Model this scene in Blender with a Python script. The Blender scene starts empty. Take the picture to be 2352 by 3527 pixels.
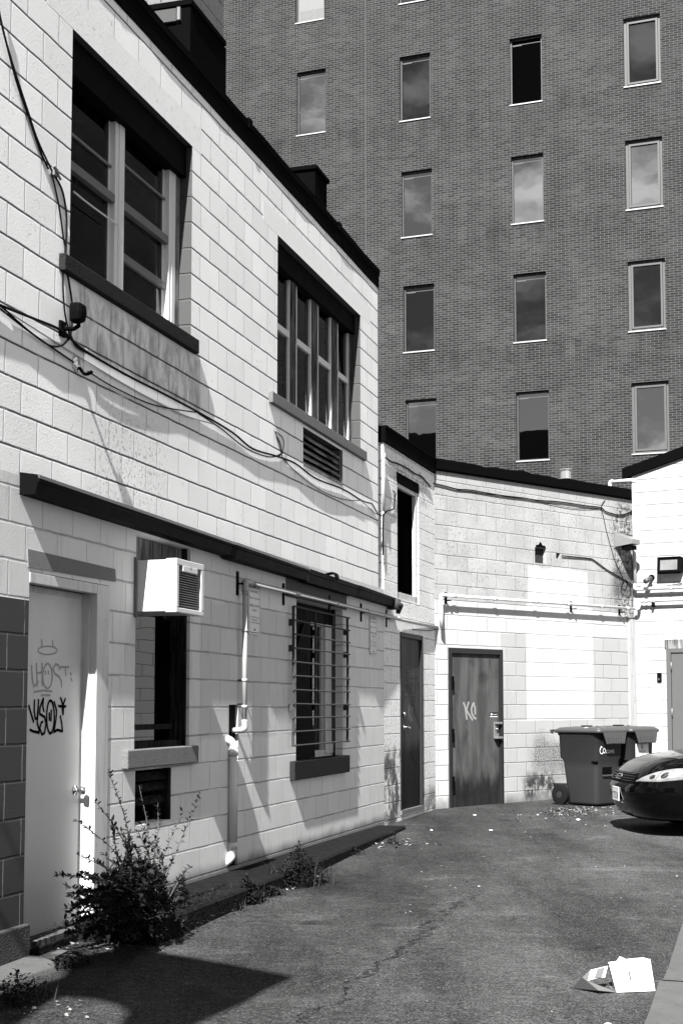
import bpy, math, random
from mathutils import Vector, Matrix
S = bpy.context.scene
COL = S.collection
rnd = random.Random(7)

# ------------------------------------------------------------------ camera
F, CX, CY, EYE = 4900.0, 1176.0, 2048.0, 1.5
PITCH = math.atan(387.0 / F)
cam_d = bpy.data.cameras.new('camera'); cam = bpy.data.objects.new('camera', cam_d); COL.objects.link(cam)
cam.location = (0, 0, EYE); cam.rotation_euler = (math.radians(90) + PITCH, 0, 0)
cam_d.sensor_fit = 'VERTICAL'; cam_d.sensor_height = 36; cam_d.sensor_width = 24
cam_d.lens = F / 3527 * 36; cam_d.shift_y = (CY - 1763.5) / 3527; cam_d.clip_end = 1000
S.camera = cam
S.render.resolution_x = 682; S.render.resolution_y = 1024

# ------------------------------------------------------------------ light
# sunlight travels (per unit towards the left wall) 6.5 along it and 6.5 down
TRAV = (Vector((0.2815, 0.9596, 0))*10.0 - Vector((0.9596, -0.2815, 0)) - Vector((0, 0, 10.0))).normalized()
sd = bpy.data.lights.new('sun', 'SUN'); sd.energy = 5.0; sd.angle = math.radians(0.53); sd.color = (1, 0.995, 0.985)
sun = bpy.data.objects.new('sun', sd); COL.objects.link(sun)
sun.rotation_euler = TRAV.to_track_quat('-Z', 'Y').to_euler(); sun.location = (-3, -20, 25)
w = bpy.data.worlds.new('World'); S.world = w; w.use_nodes = True
wn = w.node_tree; wn.nodes.clear()
wo = wn.nodes.new('ShaderNodeOutputWorld'); wb = wn.nodes.new('ShaderNodeBackground')
sk = wn.nodes.new('ShaderNodeTexSky'); sk.sky_type = 'NISHITA'; sk.sun_disc = False
sk.sun_elevation = math.asin(-TRAV.z); sk.sun_rotation = math.atan2(-TRAV.x, -TRAV.y)
bw = wn.nodes.new('ShaderNodeRGBToBW'); wn.links.new(sk.outputs[0], bw.inputs[0])
tc = wn.nodes.new('ShaderNodeTexCoord'); mp = wn.nodes.new('ShaderNodeMapping'); mp.inputs['Scale'].default_value = (1, 1, 2.2)
wn.links.new(tc.outputs['Generated'], mp.inputs[0])
cn = wn.nodes.new('ShaderNodeTexNoise'); cn.inputs['Scale'].default_value = 9.0; cn.inputs['Detail'].default_value = 8; cn.inputs['Roughness'].default_value = 0.55
wn.links.new(mp.outputs[0], cn.inputs['Vector'])
cr = wn.nodes.new('ShaderNodeMapRange'); cr.interpolation_type = 'SMOOTHSTEP'
cr.inputs['From Min'].default_value = 0.44; cr.inputs['From Max'].default_value = 0.66; cr.inputs['To Min'].default_value = 0.0; cr.inputs['To Max'].default_value = 1.0
wn.links.new(cn.outputs[0], cr.inputs[0])
dm = wn.nodes.new('ShaderNodeMath'); dm.operation = 'MULTIPLY'; dm.inputs[1].default_value = 0.4; wn.links.new(bw.outputs[0], dm.inputs[0])
mx = wn.nodes.new('ShaderNodeMix'); mx.data_type = 'FLOAT'
wn.links.new(cr.outputs[0], mx.inputs['Factor']); wn.links.new(dm.outputs[0], mx.inputs[2]); mx.inputs[3].default_value = 9.5
wn.links.new(mx.outputs[0], wb.inputs['Color']); wb.inputs['Strength'].default_value = 0.05
wn.links.new(wb.outputs[0], wo.inputs[0])
S.view_settings.view_transform = 'Standard'; S.view_settings.look = 'None'
S.view_settings.exposure = 1.84; S.view_settings.gamma = 1.0
S.render.engine = 'CYCLES'

# ------------------------------------------------------------------ geometry helpers
CAMP = Vector((0, 0, EYE)); cp, sp = math.cos(PITCH), math.sin(PITCH)
def ray(u, v):
    x, y, z = (u - CX) / F, 1.0, -(v - CY) / F
    return Vector((x, y * cp - z * sp, y * sp + z * cp))
class Frame:                       # o = out of the wall, a = along it, z = up
    def __init__(s, O, az):
        s.O = Vector((O[0], O[1], 0)); s.az = math.radians(az)
        s.t = Vector((math.sin(s.az), math.cos(s.az), 0)); s.n = Vector((math.cos(s.az), -math.sin(s.az), 0))
    def world(s, p): return s.O + s.n * p[0] + s.t * p[1] + Vector((0, 0, p[2]))
    def at(s, u, v, o=0.0):
        r = ray(u, v); k = (o + s.n.dot(s.O) - s.n.dot(CAMP)) / s.n.dot(r)
        P = CAMP + r * k; return (o, s.t.dot(P - s.O), P.z)
    def a(s, u, v, o=0.0): return s.at(u, v, o)[1]
    def z(s, u, v, o=0.0): return s.at(u, v, o)[2]
    def loc(s, P): d = Vector(P) - s.O; return (s.n.dot(d), s.t.dot(d), P[2])
    def mat(s, p):
        m = Matrix.Identity(4)
        for i in range(3): m[i][0] = s.n[i]; m[i][1] = s.t[i]
        m.translation = s.world(p); return m
def gz(y): return 0.0145 * (y - 7.5)
def ground(u, v):
    r = ray(u, v); k = (EYE - (-0.0145 * 7.5)) / (0.0145 * r.y - r.z)
    return CAMP + r * k

class Node:
    def __init__(s, ob, fr, org): s.ob, s.fr, s.org = ob, fr, Vector(org)
def thing(name, fr, org, label, cat, group=None, kind=None):
    o = bpy.data.objects.new(name, None); COL.objects.link(o); o.empty_display_size = 0.1
    o.matrix_world = fr.mat(org)
    if label: o['label'] = label
    if cat: o['category'] = cat
    if group: o['group'] = group
    if kind: o['kind'] = kind
    return Node(o, fr, org)

class MB:
    def __init__(s): s.v, s.f, s.m = [], [], []
    def add(s, vs, fs, m=0):
        b = len(s.v); s.v += [tuple(x) for x in vs]
        for f in fs: s.f.append([b + i for i in f]); s.m.append(m)
        return s
    def box(s, o0, o1, a0, a1, z0, z1, m=0):
        vs = [(o, a, z) for o in (o0, o1) for a in (a0, a1) for z in (z0, z1)]
        return s.add(vs, [(0,1,3,2),(4,6,7,5),(0,4,5,1),(2,3,7,6),(0,2,6,4),(1,5,7,3)], m)
    def prism(s, pts, d, m=0):     # closed polygon pts extruded by vector d
        n = len(pts); vs = [tuple(p) for p in pts] + [tuple(Vector(p) + Vector(d)) for p in pts]
        fs = [list(range(n))[::-1], list(range(n, 2*n))] + [(i, (i+1) % n, n + (i+1) % n, n + i) for i in range(n)]
        return s.add(vs, fs, m)
    def tube(s, pts, r, seg=8, m=0, cap=True):
        pts = [Vector(p) for p in pts]; n = len(pts); vs = []; up = None
        rs = r if isinstance(r, (list, tuple)) else [r] * n
        for i, p in enumerate(pts):
            d = (pts[min(i+1, n-1)] - pts[max(i-1, 0)]); d = d.normalized() if d.length > 1e-9 else Vector((0,0,1))
            if up is None:
                up = d.cross(Vector((0, 0, 1)));
                if up.length < 0.1: up = d.cross(Vector((1, 0, 0)))
            up = (up - d * up.dot(d)).normalized(); q = d.cross(up)
            for k in range(seg):
                c = 2 * math.pi * k / seg; vs.append(p + (up * math.cos(c) + q * math.sin(c)) * rs[i])
        fs = [(i*seg+k, i*seg+(k+1) % seg, (i+1)*seg+(k+1) % seg, (i+1)*seg+k) for i in range(n-1) for k in range(seg)]
        if cap: fs += [list(range(seg))[::-1], list(range((n-1)*seg, n*seg))]
        return s.add(vs, fs, m)
    def lathe(s, prof, org, axis, seg=20, m=0):   # prof: (distance along axis, radius)
        axis = Vector(axis).normalized(); u = axis.cross(Vector((0, 0, 1)))
        if u.length < 0.1: u = axis.cross(Vector((1, 0, 0)))
        u.normalize(); q = axis.cross(u); vs = []; org = Vector(org)
        for h, r in prof:
            for k in range(seg):
                c = 2*math.pi*k/seg; vs.append(org + axis*h + (u*math.cos(c) + q*math.sin(c))*max(r, 1e-4))
        n = len(prof)
        fs = [(i*seg+k, i*seg+(k+1) % seg, (i+1)*seg+(k+1) % seg, (i+1)*seg+k) for i in range(n-1) for k in range(seg)]
        fs += [list(range(seg))[::-1], list(range((n-1)*seg, n*seg))]
        return s.add(vs, fs, m)
    def loft(s, rings, m=0, cap=True):
        n = len(rings[0]); vs = [p for r in rings for p in r]
        fs = [(i*n+k, i*n+(k+1) % n, (i+1)*n+(k+1) % n, (i+1)*n+k) for i in range(len(rings)-1) for k in range(n)]
        if cap: fs += [list(range(n))[::-1], list(range((len(rings)-1)*n, len(rings)*n))]
        return s.add(vs, fs, m)
    def stroke(s, pts, wd, o=0.0, m=0, closed=False):   # flat paint line on plane o, pts = (a, z)
        if closed: pts = list(pts) + [pts[0]]
        for i in range(len(pts) - 1):
            (a0, z0), (a1, z1) = pts[i], pts[i+1]; dx, dz = a1-a0, z1-z0; L = math.hypot(dx, dz) or 1e-6
            px, pz = -dz/L*wd/2, dx/L*wd/2; e = 0.25*wd; dx, dz = dx/L*e, dz/L*e
            oo = o + 0.00004 * (len(s.f) % 9)
            s.add([(oo, a0+px-dx, z0+pz-dz), (oo, a0-px-dx, z0-pz-dz), (oo, a1-px+dx, z1-pz+dz), (oo, a1+px+dx, z1+pz+dz)], [(0,1,2,3)], m)
        return s
    def build(s, name, mats, par, smooth=False, bevel=0, label=None, kind=None, sub=0):
        me = bpy.data.meshes.new(name); org = par.org
        me.from_pydata([(x-org[0], y-org[1], z-org[2]) for x, y, z in s.v], [], s.f)
        if not isinstance(mats, (list, tuple)): mats = [mats]
        for mt in mats: me.materials.append(mt)
        me.polygons.foreach_set('material_index', s.m)
        me.validate(); 
        import bmesh
        b = bmesh.new(); b.from_mesh(me); bmesh.ops.recalc_face_normals(b, faces=b.faces) if name not in NOFIX else None; b.to_mesh(me); b.free()
        if smooth:
            for p in me.polygons: p.use_smooth = True
        o = bpy.data.objects.new(name, me); COL.objects.link(o); o.parent = par.ob
        if label: o['label'] = label
        if kind: o['kind'] = kind
        if bevel:
            bm_ = o.modifiers.new('bevel', 'BEVEL'); bm_.width = bevel; bm_.segments = 2; bm_.limit_method = 'ANGLE'
        if sub:
            sm = o.modifiers.new('sub', 'SUBSURF'); sm.levels = sub; sm.render_levels = sub
        return Node(o, par.fr, org)
    def solo(s, name, mats, fr, org, label, cat, group=None, kind=None, **kw):   # a thing that is one mesh
        class P: pass
        p = P(); p.ob = None; p.fr = fr; p.org = Vector(org)
        nd = s.build(name, mats, p, **kw); nd.ob.matrix_world = fr.mat(org)
        if label: nd.ob['label'] = label
        if cat: nd.ob['category'] = cat
        if group: nd.ob['group'] = group
        if kind: nd.ob['kind'] = kind
        return nd
NOFIX = set()
def build_each(mb, name, mats, par, **kw):      # one object per separate piece
    n = len(mb.v); p = list(range(n))
    def f(x):
        while p[x] != x: p[x] = p[p[x]]; x = p[x]
        return x
    for fc in mb.f:
        for q in fc[1:]: p[f(q)] = f(fc[0])
    grp = {}
    for fc, m in zip(mb.f, mb.m): grp.setdefault(f(fc[0]), []).append((fc, m))
    for k, fl in grp.items():
        ids = sorted({i for fc, _ in fl for i in fc}); mp = {i: j for j, i in enumerate(ids)}
        q = MB(); q.add([mb.v[i] for i in ids], [[mp[i] for i in fc] for fc, _ in fl]); q.m = [m for _, m in fl]; q.build(name, mats, par, **kw)
def smoothpts(pts, k=5):
    P = [Vector(p) for p in pts]; P = [P[0]*2-P[1]] + P + [P[-1]*2-P[-2]]; out = []
    for i in range(1, len(P)-2):
        for j in range(k):
            t = j/k; a, b, c, d = P[i-1], P[i], P[i+1], P[i+2]
            out.append(0.5*((2*b) + (c-a)*t + (2*a-5*b+4*c-d)*t*t + (-a+3*b-3*c+d)*t**3))
    out.append(P[-2]); return out
def wall_mesh(a0, a1, z0, top, holes, th=0.2, of=0.0, extra_a=(), extra_z=(), matf=lambda a, z: 0, reveal_m=0):
    # solid wall slab with rectangular openings; top(a) = height of its upper edge
    mb = MB(); A = sorted(set([a0, a1] + list(extra_a) + [h[0] for h in holes] + [h[1] for h in holes]))
    A = [x for x in A if a0 <= x <= a1]; n = max(1, 0)
    zt = min(top(a0), top(a1)) - 0.01
    Z = sorted(set([z0, zt] + list(extra_z) + [h[2] for h in holes] + [h[3] for h in holes])); Z = [x for x in Z if z0 <= x <= zt]
    Z.append(None)
    for i in range(len(A)-1):
        for j in range(len(Z)-1):
            am = (A[i]+A[i+1])/2; zl = Z[j]; zm = (zl + Z[j+1])/2 if Z[j+1] is not None else zl+0.001
            if any(h[0] < am < h[1] and h[2] < zm < h[3] for h in holes): continue
            zu0 = Z[j+1] if Z[j+1] is not None else top(A[i]); zu1 = Z[j+1] if Z[j+1] is not None else top(A[i+1])
            m = matf(am, zm)
            mb.add([(of, A[i], zl), (of, A[i+1], zl), (of, A[i+1], zu1), (of, A[i], zu0)], [(0,1,2,3)], m)
            mb.add([(of-th, A[i], zl), (of-th, A[i+1], zl), (of-th, A[i+1], zu1), (of-th, A[i], zu0)], [(3,2,1,0)], m)
    for h in holes:
        for (p, q) in (((h[0],h[2]),(h[0],h[3])), ((h[0],h[3]),(h[1],h[3])), ((h[1],h[3]),(h[1],h[2])), ((h[1],h[2]),(h[0],h[2]))):
            mb.add([(of,p[0],p[1]),(of,q[0],q[1]),(of-th,q[0],q[1]),(of-th,p[0],p[1])], [(0,1,2,3)], reveal_m)
    mb.add([(of,a0,z0),(of,a0,top(a0)),(of-th,a0,top(a0)),(of-th,a0,z0)], [(0,1,2,3)])
    mb.add([(of,a1,z0),(of,a1,top(a1)),(of-th,a1,top(a1)),(of-th,a1,z0)], [(3,2,1,0)])
    mb.add([(of,a0,top(a0)),(of,a1,top(a1)),(of-th,a1,top(a1)),(of-th,a0,top(a0))], [(0,1,2,3)])
    return mb
def text_mesh(mb, body, fr_o, a_c, z_c, height, width=None, m=0, font=None, shear=0):
    cu = bpy.data.curves.new('tmp', 'FONT'); cu.body = body; cu.align_x = 'CENTER'; cu.align_y = 'CENTER'; cu.size = 1; cu.resolution_u = 2; cu.shear = shear
    ob = bpy.data.objects.new('tmp', cu); COL.objects.link(ob)
    dg = bpy.context.evaluated_depsgraph_get(); me = bpy.data.meshes.new_from_object(ob.evaluated_get(dg))
    xs = [v.co.x for v in me.vertices]; ys = [v.co.y for v in me.vertices]
    if xs:
        h = max(ys)-min(ys); wd = max(xs)-min(xs); cx, cy = (max(xs)+min(xs))/2, (max(ys)+min(ys))/2
        ky = height/h; kx = (width/wd) if width else ky
        mb.add([(fr_o, a_c+(v.co.x-cx)*kx, z_c+(v.co.y-cy)*ky) for v in me.vertices], [list(p.vertices) for p in me.polygons], m)
    bpy.data.objects.remove(ob); bpy.data.meshes.remove(me); bpy.data.curves.remove(cu)

# ------------------------------------------------------------------ materials (the photograph is black and white: all greys)
class NT:
    def __init__(s, name):
        s.mat = bpy.data.materials.new(name); s.mat.use_nodes = True; s.t = s.mat.node_tree
        s.b = s.t.nodes['Principled BSDF']; s.out = s.t.nodes['Material Output']
        s.tc = s.t.nodes.new('ShaderNodeTexCoord'); s.sep = s.t.nodes.new('ShaderNodeSeparateXYZ')
        s.t.links.new(s.tc.outputs['Object'], s.sep.inputs[0]); s.o, s.a, s.z = s.sep.outputs
        s.vec = s.tc.outputs['Object']
    def inp(s, sock, v):
        if isinstance(v, (int, float)):
            try: sock.default_value = v
            except Exception: sock.default_value = (v, v, v, 1) if len(sock.default_value) == 4 else (v, v, v)
        elif isinstance(v, tuple): sock.default_value = v
        else: s.t.links.new(v, sock)
    def m(s, op, a, b=0.0, c=0.0, clamp=False):
        n = s.t.nodes.new('ShaderNodeMath'); n.operation = op; n.use_clamp = clamp
        s.inp(n.inputs[0], a); s.inp(n.inputs[1], b); s.inp(n.inputs[2], c); return n.outputs[0]
    def mul(s, a, b): return s.m('MULTIPLY', a, b)
    def add(s, a, b): return s.m('ADD', a, b)
    def sub(s, a, b): return s.m('SUBTRACT', a, b)
    def sm(s, x, e0, e1, t0=0.0, t1=1.0):
        n = s.t.nodes.new('ShaderNodeMapRange'); n.interpolation_type = 'SMOOTHSTEP'
        s.inp(n.inputs[0], x); s.inp(n.inputs[1], e0); s.inp(n.inputs[2], e1); s.inp(n.inputs[3], t0); s.inp(n.inputs[4], t1); return n.outputs[0]
    def mix(s, f, a, b):
        n = s.t.nodes.new('ShaderNodeMix'); n.data_type = 'FLOAT'; n.clamp_factor = True
        s.inp(n.inputs['Factor'], f); s.inp(n.inputs[2], a); s.inp(n.inputs[3], b); return n.outputs[0]
    def comb(s, x, y, z=0.0):
        n = s.t.nodes.new('ShaderNodeCombineXYZ'); s.inp(n.inputs[0], x); s.inp(n.inputs[1], y); s.inp(n.inputs[2], z); return n.outputs[0]
    def noise(s, sc, det=3, rough=0.55, vec=None, stretch=None, dist=0.0):
        n = s.t.nodes.new('ShaderNodeTexNoise'); n.inputs['Scale'].default_value = sc; n.inputs['Detail'].default_value = det
        n.inputs['Roughness'].default_value = rough; n.inputs['Distortion'].default_value = dist
        v = vec or s.vec
        if stretch:
            mp = s.t.nodes.new('ShaderNodeMapping'); mp.inputs['Scale'].default_value = stretch; s.t.links.new(v, mp.inputs[0]); v = mp.outputs[0]
        s.t.links.new(v, n.inputs['Vector']); return n.outputs[0]
    def vor(s, sc, vec=None, feat='F1'):
        n = s.t.nodes.new('ShaderNodeTexVoronoi'); n.inputs['Scale'].default_value = sc; n.feature = feat; s.t.links.new(vec or s.vec, n.inputs['Vector']); return n.outputs['Distance']
    def white(s, vec):
        n = s.t.nodes.new('ShaderNodeTexWhiteNoise'); s.t.links.new(vec, n.inputs['Vector']); return n.outputs['Value']
    def box(s, a0, a1, z0, z1, soft=0.05, wob=0.0, ax=None):
        A = ax or s.a; Z = s.z
        if wob:
            nz = s.sub(s.noise(2.5, 4), 0.5); A = s.add(A, s.mul(nz, wob)); Z = s.add(Z, s.mul(nz, wob*1.3))
        f = s.mul(s.sm(A, a0-soft, a0+soft), s.sm(A, a1-soft, a1+soft, 1.0, 0.0))
        return s.mul(f, s.mul(s.sm(Z, z0-soft, z0+soft), s.sm(Z, z1-soft, z1+soft, 1.0, 0.0)))
    def bump(s, h, dist=0.01, strength=1.0):
        n = s.t.nodes.new('ShaderNodeBump'); n.inputs['Distance'].default_value = dist; n.inputs['Strength'].default_value = strength
        s.inp(n.inputs['Height'], h); s.t.links.new(n.outputs[0], s.b.inputs['Normal']); return n
    def done(s, col, rough=0.8, spec=0.3, metal=0.0, coat=0.0):
        s.inp(s.b.inputs['Base Color'], col); s.inp(s.b.inputs['Roughness'], rough)
        s.b.inputs['Specular IOR Level'].default_value = spec; s.b.inputs['Metallic'].default_value = metal
        s.b.inputs['Coat Weight'].default_value = coat
        return s.mat
def plain(name, col, rough=0.6, spec=0.3, metal=0.0, coat=0.0, var=0.15, sc=6.0, bump=0.0, bs=60.0, streak=0.0, grime=0.0):
    s = NT(name); c = s.mul(col, s.add(1-var/2, s.mul(s.noise(sc, 4), var)))
    if streak: c = s.mul(c, s.sub(1.0, s.mul(s.sm(s.noise(5, 4, 0.6, stretch=(3, 3, 0.35)), 0.45, 0.7), streak)))
    if grime: c = s.mul(c, s.sub(1.0, s.mul(s.sm(s.noise(22, 5, 0.7), 0.55, 0.72), grime)))
    if bump: s.bump(s.noise(bs, 3), bump)
    return s.done(c, s.add(rough, s.mul(s.sub(s.noise(9, 3), 0.5), 0.2)), spec, metal, coat)
def block_wall(name, base, rh=0.2, offz=0.0, offa=0.0, bw=0.4, beddark=0.85, pits=0.1, rough_amt=1.0, post=None, mort=0.011, varb=0.07, headdark=0.25, dlo=0.32, headlight=0.0):
    s = NT(name); wv = s.noise(7, 3); wob = s.mul(s.sub(wv, 0.5), 0.012)
    A = s.add(s.add(s.a, s.o), wob); Z = s.add(s.z, s.mul(s.sub(s.noise(4.3, 3), 0.5), 0.012))
    r = s.m('DIVIDE', s.sub(Z, offz), rh); row = s.m('FLOOR', r); fz = s.sub(r, row)
    dz = s.mul(s.m('MINIMUM', fz, s.sub(1.0, fz)), rh)
    ca = s.add(s.m('DIVIDE', s.sub(A, offa), bw), s.mul(s.m('FLOORED_MODULO', row, 2.0), 0.5)); cb = s.m('FLOOR', ca); fa = s.sub(ca, cb)
    da = s.mul(s.m('MINIMUM', fa, s.sub(1.0, fa)), bw)
    bed = s.sm(dz, mort*0.3, mort*0.95, 1.0, 0.0); head = s.sm(da, mort*0.25, mort*0.75, 1.0, 0.0)
    c = s.mul(base, s.add(1-varb/2, s.mul(s.white(s.comb(row, cb)), varb)))
    c = s.mul(c, s.add(0.9, s.mul(s.noise(1.3, 5), 0.2)))
    thin = s.m('MAXIMUM', s.sm(dz, 0.002, mort*0.85, 1.0, 0.0), s.mul(s.sm(da, 0.001, mort*0.4, 1.0, 0.0), 0.5))
    dirt = s.mul(thin, s.sm(s.noise(1.7, 6, 0.7), dlo, dlo+0.24)); c = s.mix(s.mul(dirt, beddark), c, 0.03)
    c = s.mix(s.mul(head, headdark), c, s.mul(c, 0.6))
    if headlight: c = s.mix(s.mul(s.mul(head, headlight), s.sm(s.noise(6, 3), .3, .5)), c, 0.22)
    nf = s.noise(70, 3, 0.6)
    if pits:
        pv = s.noise(38, 4, 0.7); pm = s.sm(pv, 0.62 - 0.06*pits, 0.68 - 0.06*pits)
        pm = s.mul(pm, s.sm(s.noise(3.0, 3), 0.62-0.45*pits, 0.75-0.35*pits)); c = s.mix(s.mul(pm, min(1, 0.5+pits)), c, s.mul(c, 0.18))
    if post: c = post(s, c)
    h = s.add(s.mul(s.m('MAXIMUM', bed, head), -1.0), s.mul(nf, 0.22*rough_amt))
    h = s.add(h, s.mul(s.noise(160, 2), 0.10*rough_amt))
    if pits: h = s.sub(h, s.mul(pm, 0.5))
    s.bump(h, 0.006, 1.0)
    return s.done(c, 0.75, 0.25)
def pane_mat(name, ior=1.9, tint=0.012, rough=0.01, wav=0.15):
    s = NT(name); s.b.inputs['IOR'].default_value = ior; s.b.inputs['Specular IOR Level'].default_value = 0.5
    s.bump(s.noise(1.2, 2), 0.02*wav, 0.6)
    s.inp(s.b.inputs['Base Color'], tint); s.inp(s.b.inputs['Roughness'], rough); return s.mat
def clear_glass(name, dark=0.5, ior=1.6):
    s = NT(name); t = s.t; tr = t.nodes.new('ShaderNodeBsdfTransparent'); tr.inputs[0].default_value = (dark,)*3 + (1,)
    gl = t.nodes.new('ShaderNodeBsdfGlossy'); gl.inputs['Roughness'].default_value = 0.02
    fr = t.nodes.new('ShaderNodeFresnel'); fr.inputs[0].default_value = ior; mxs = t.nodes.new('ShaderNodeMixShader')
    bn = t.nodes.new('ShaderNodeBump'); bn.inputs['Distance'].default_value = 0.004; t.links.new(s.noise(1.5, 1), bn.inputs['Height']); bn.inputs['Strength'].default_value = 0.5
    t.links.new(bn.outputs[0], gl.inputs['Normal'])
    t.links.new(fr.outputs[0], mxs.inputs[0]); t.links.new(tr.outputs[0], mxs.inputs[1]); t.links.new(gl.outputs[0], mxs.inputs[2]); t.links.new(mxs.outputs[0], s.out.inputs[0])
    return s.mat

# ------------------------------------------------------------------ wall frames
VL = ray(2618, 2435); AZL = math.degrees(math.atan2(VL.x, VL.y))
r0 = ray(1300, 2835); P0 = CAMP + r0 * ((0.19 - EYE) / r0.z)
L = Frame(P0, AZL)                                  # the painted two-storey wall
V1 = ray(2775, 2435); P1 = L.world((0, L.a(1322, 2400), 0)); B1 = Frame(P1, math.degrees(math.atan2(V1.x, V1.y)))
V2 = ray(6490, 2435); P2 = B1.world((0, B1.a(1497, 2200), 0)); B2 = Frame(P2, math.degrees(math.atan2(V2.x, V2.y)))
V3 = ray(-8400, 2435); P3 = B2.world((0, B2.a(2183, 2200), 0)); B3 = Frame(P3, math.degrees(math.atan2(-V3.x, -V3.y)))
VB = ray(-11900, 2425); rb = ray(1436, 2435); BR = Frame(CAMP + rb * (41.2 / rb.y), math.degrees(math.atan2(-VB.x, -VB.y)))
WF = Frame((0, 0), 0)
#MAIN
# ------------------------------------------------------------------ materials used
zb_up = L.z(245, 196); zb_lo = L.z(842, 2703)
def post_upper(s, c):
    # rain streaks under the big sill, mould on the joints below it, smooth patches
    st = s.sm(s.noise(4.5, 6, 0.62, stretch=(1.6, 1.6, 0.7), dist=0.4), 0.36, 0.66)
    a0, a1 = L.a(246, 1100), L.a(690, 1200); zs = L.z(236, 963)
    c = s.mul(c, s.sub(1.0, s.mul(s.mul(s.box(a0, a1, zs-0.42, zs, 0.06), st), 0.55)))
    m = s.mul(s.box(L.a(330, 1550), L.a(560, 1750), 2.9, 3.55, 0.25, 0.3), s.sm(s.noise(30, 5, 0.75), 0.53, 0.62))
    c = s.mix(s.mul(m, 0.75), c, 0.12)
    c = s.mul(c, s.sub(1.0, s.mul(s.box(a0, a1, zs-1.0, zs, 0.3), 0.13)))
    e = s.mul(s.sm(s.noise(22, 5, 0.75), 0.58, 0.66), s.sm(s.noise(1.1, 3), 0.5, 0.62)); return s.mix(s.mul(e, 0.4), c, 0.2)
def post_lower(s, c):
    # repainted greyer zones, and a damp line at the foot
    g = s.box(L.a(690, 2200), L.a(1190, 2200), 1.25, 2.35, 0.02, 0.1); c = s.mul(c, s.sub(1.0, s.mul(g, 0.16)))
    f = s.mul(s.sm(s.add(s.z, s.mul(s.noise(3, 4), 0.12)), 0.24, 0.36, 1.0, 0.0), 0.75); c = s.mix(f, c, 0.05)
    return s.mul(c, s.sub(1.0, s.mul(s.sm(s.noise(9, 4, 0.6, stretch=(2, 2, 0.25)), 0.55, 0.7), 0.12)))
M = {}
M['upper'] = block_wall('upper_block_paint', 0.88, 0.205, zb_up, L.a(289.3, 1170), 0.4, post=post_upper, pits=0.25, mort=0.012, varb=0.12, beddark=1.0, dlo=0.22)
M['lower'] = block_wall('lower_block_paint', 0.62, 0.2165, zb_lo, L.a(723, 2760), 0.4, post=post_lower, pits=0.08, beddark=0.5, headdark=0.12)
M['dark_block'] = block_wall('dark_block_paint', 0.042, 0.2165, zb_lo, L.a(723, 2760), 0.4, pits=0.0, beddark=0.9, headdark=0.0, headlight=0.75, dlo=0.2)
def post_b1(s, c):
    m = s.mul(s.add(s.box(-0.1, 0.75, 0.1, 0.95, 0.12, 0.5), s.mul(s.box(1.7, 2.6, 0.1, 0.42, 0.1, 0.3), 0.8)), s.sm(s.noise(4.2, 6, 0.65), 0.36, 0.54))
    c = s.mix(s.mul(m, 0.9), c, 0.02)
    t = s.mul(s.box(0.4, 2.0, 4.05, 4.5, 0.12, 0.5), s.sm(s.noise(12, 5, 0.7), 0.45, 0.6)); return s.mix(s.mul(t, 0.6), c, 0.06)
M['b1'] = block_wall('rough_block_paint', 0.74, 0.2, B1.z(1400, 2300), 0.1, 0.4, post=post_b1, pits=0.75, rough_amt=2.2, beddark=0.55)
ZP = B2.z(1800, 2085)
def P2a(u): return B2.a(u, 2200)
def P2z(u, v): return B2.z(u, v)
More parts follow.
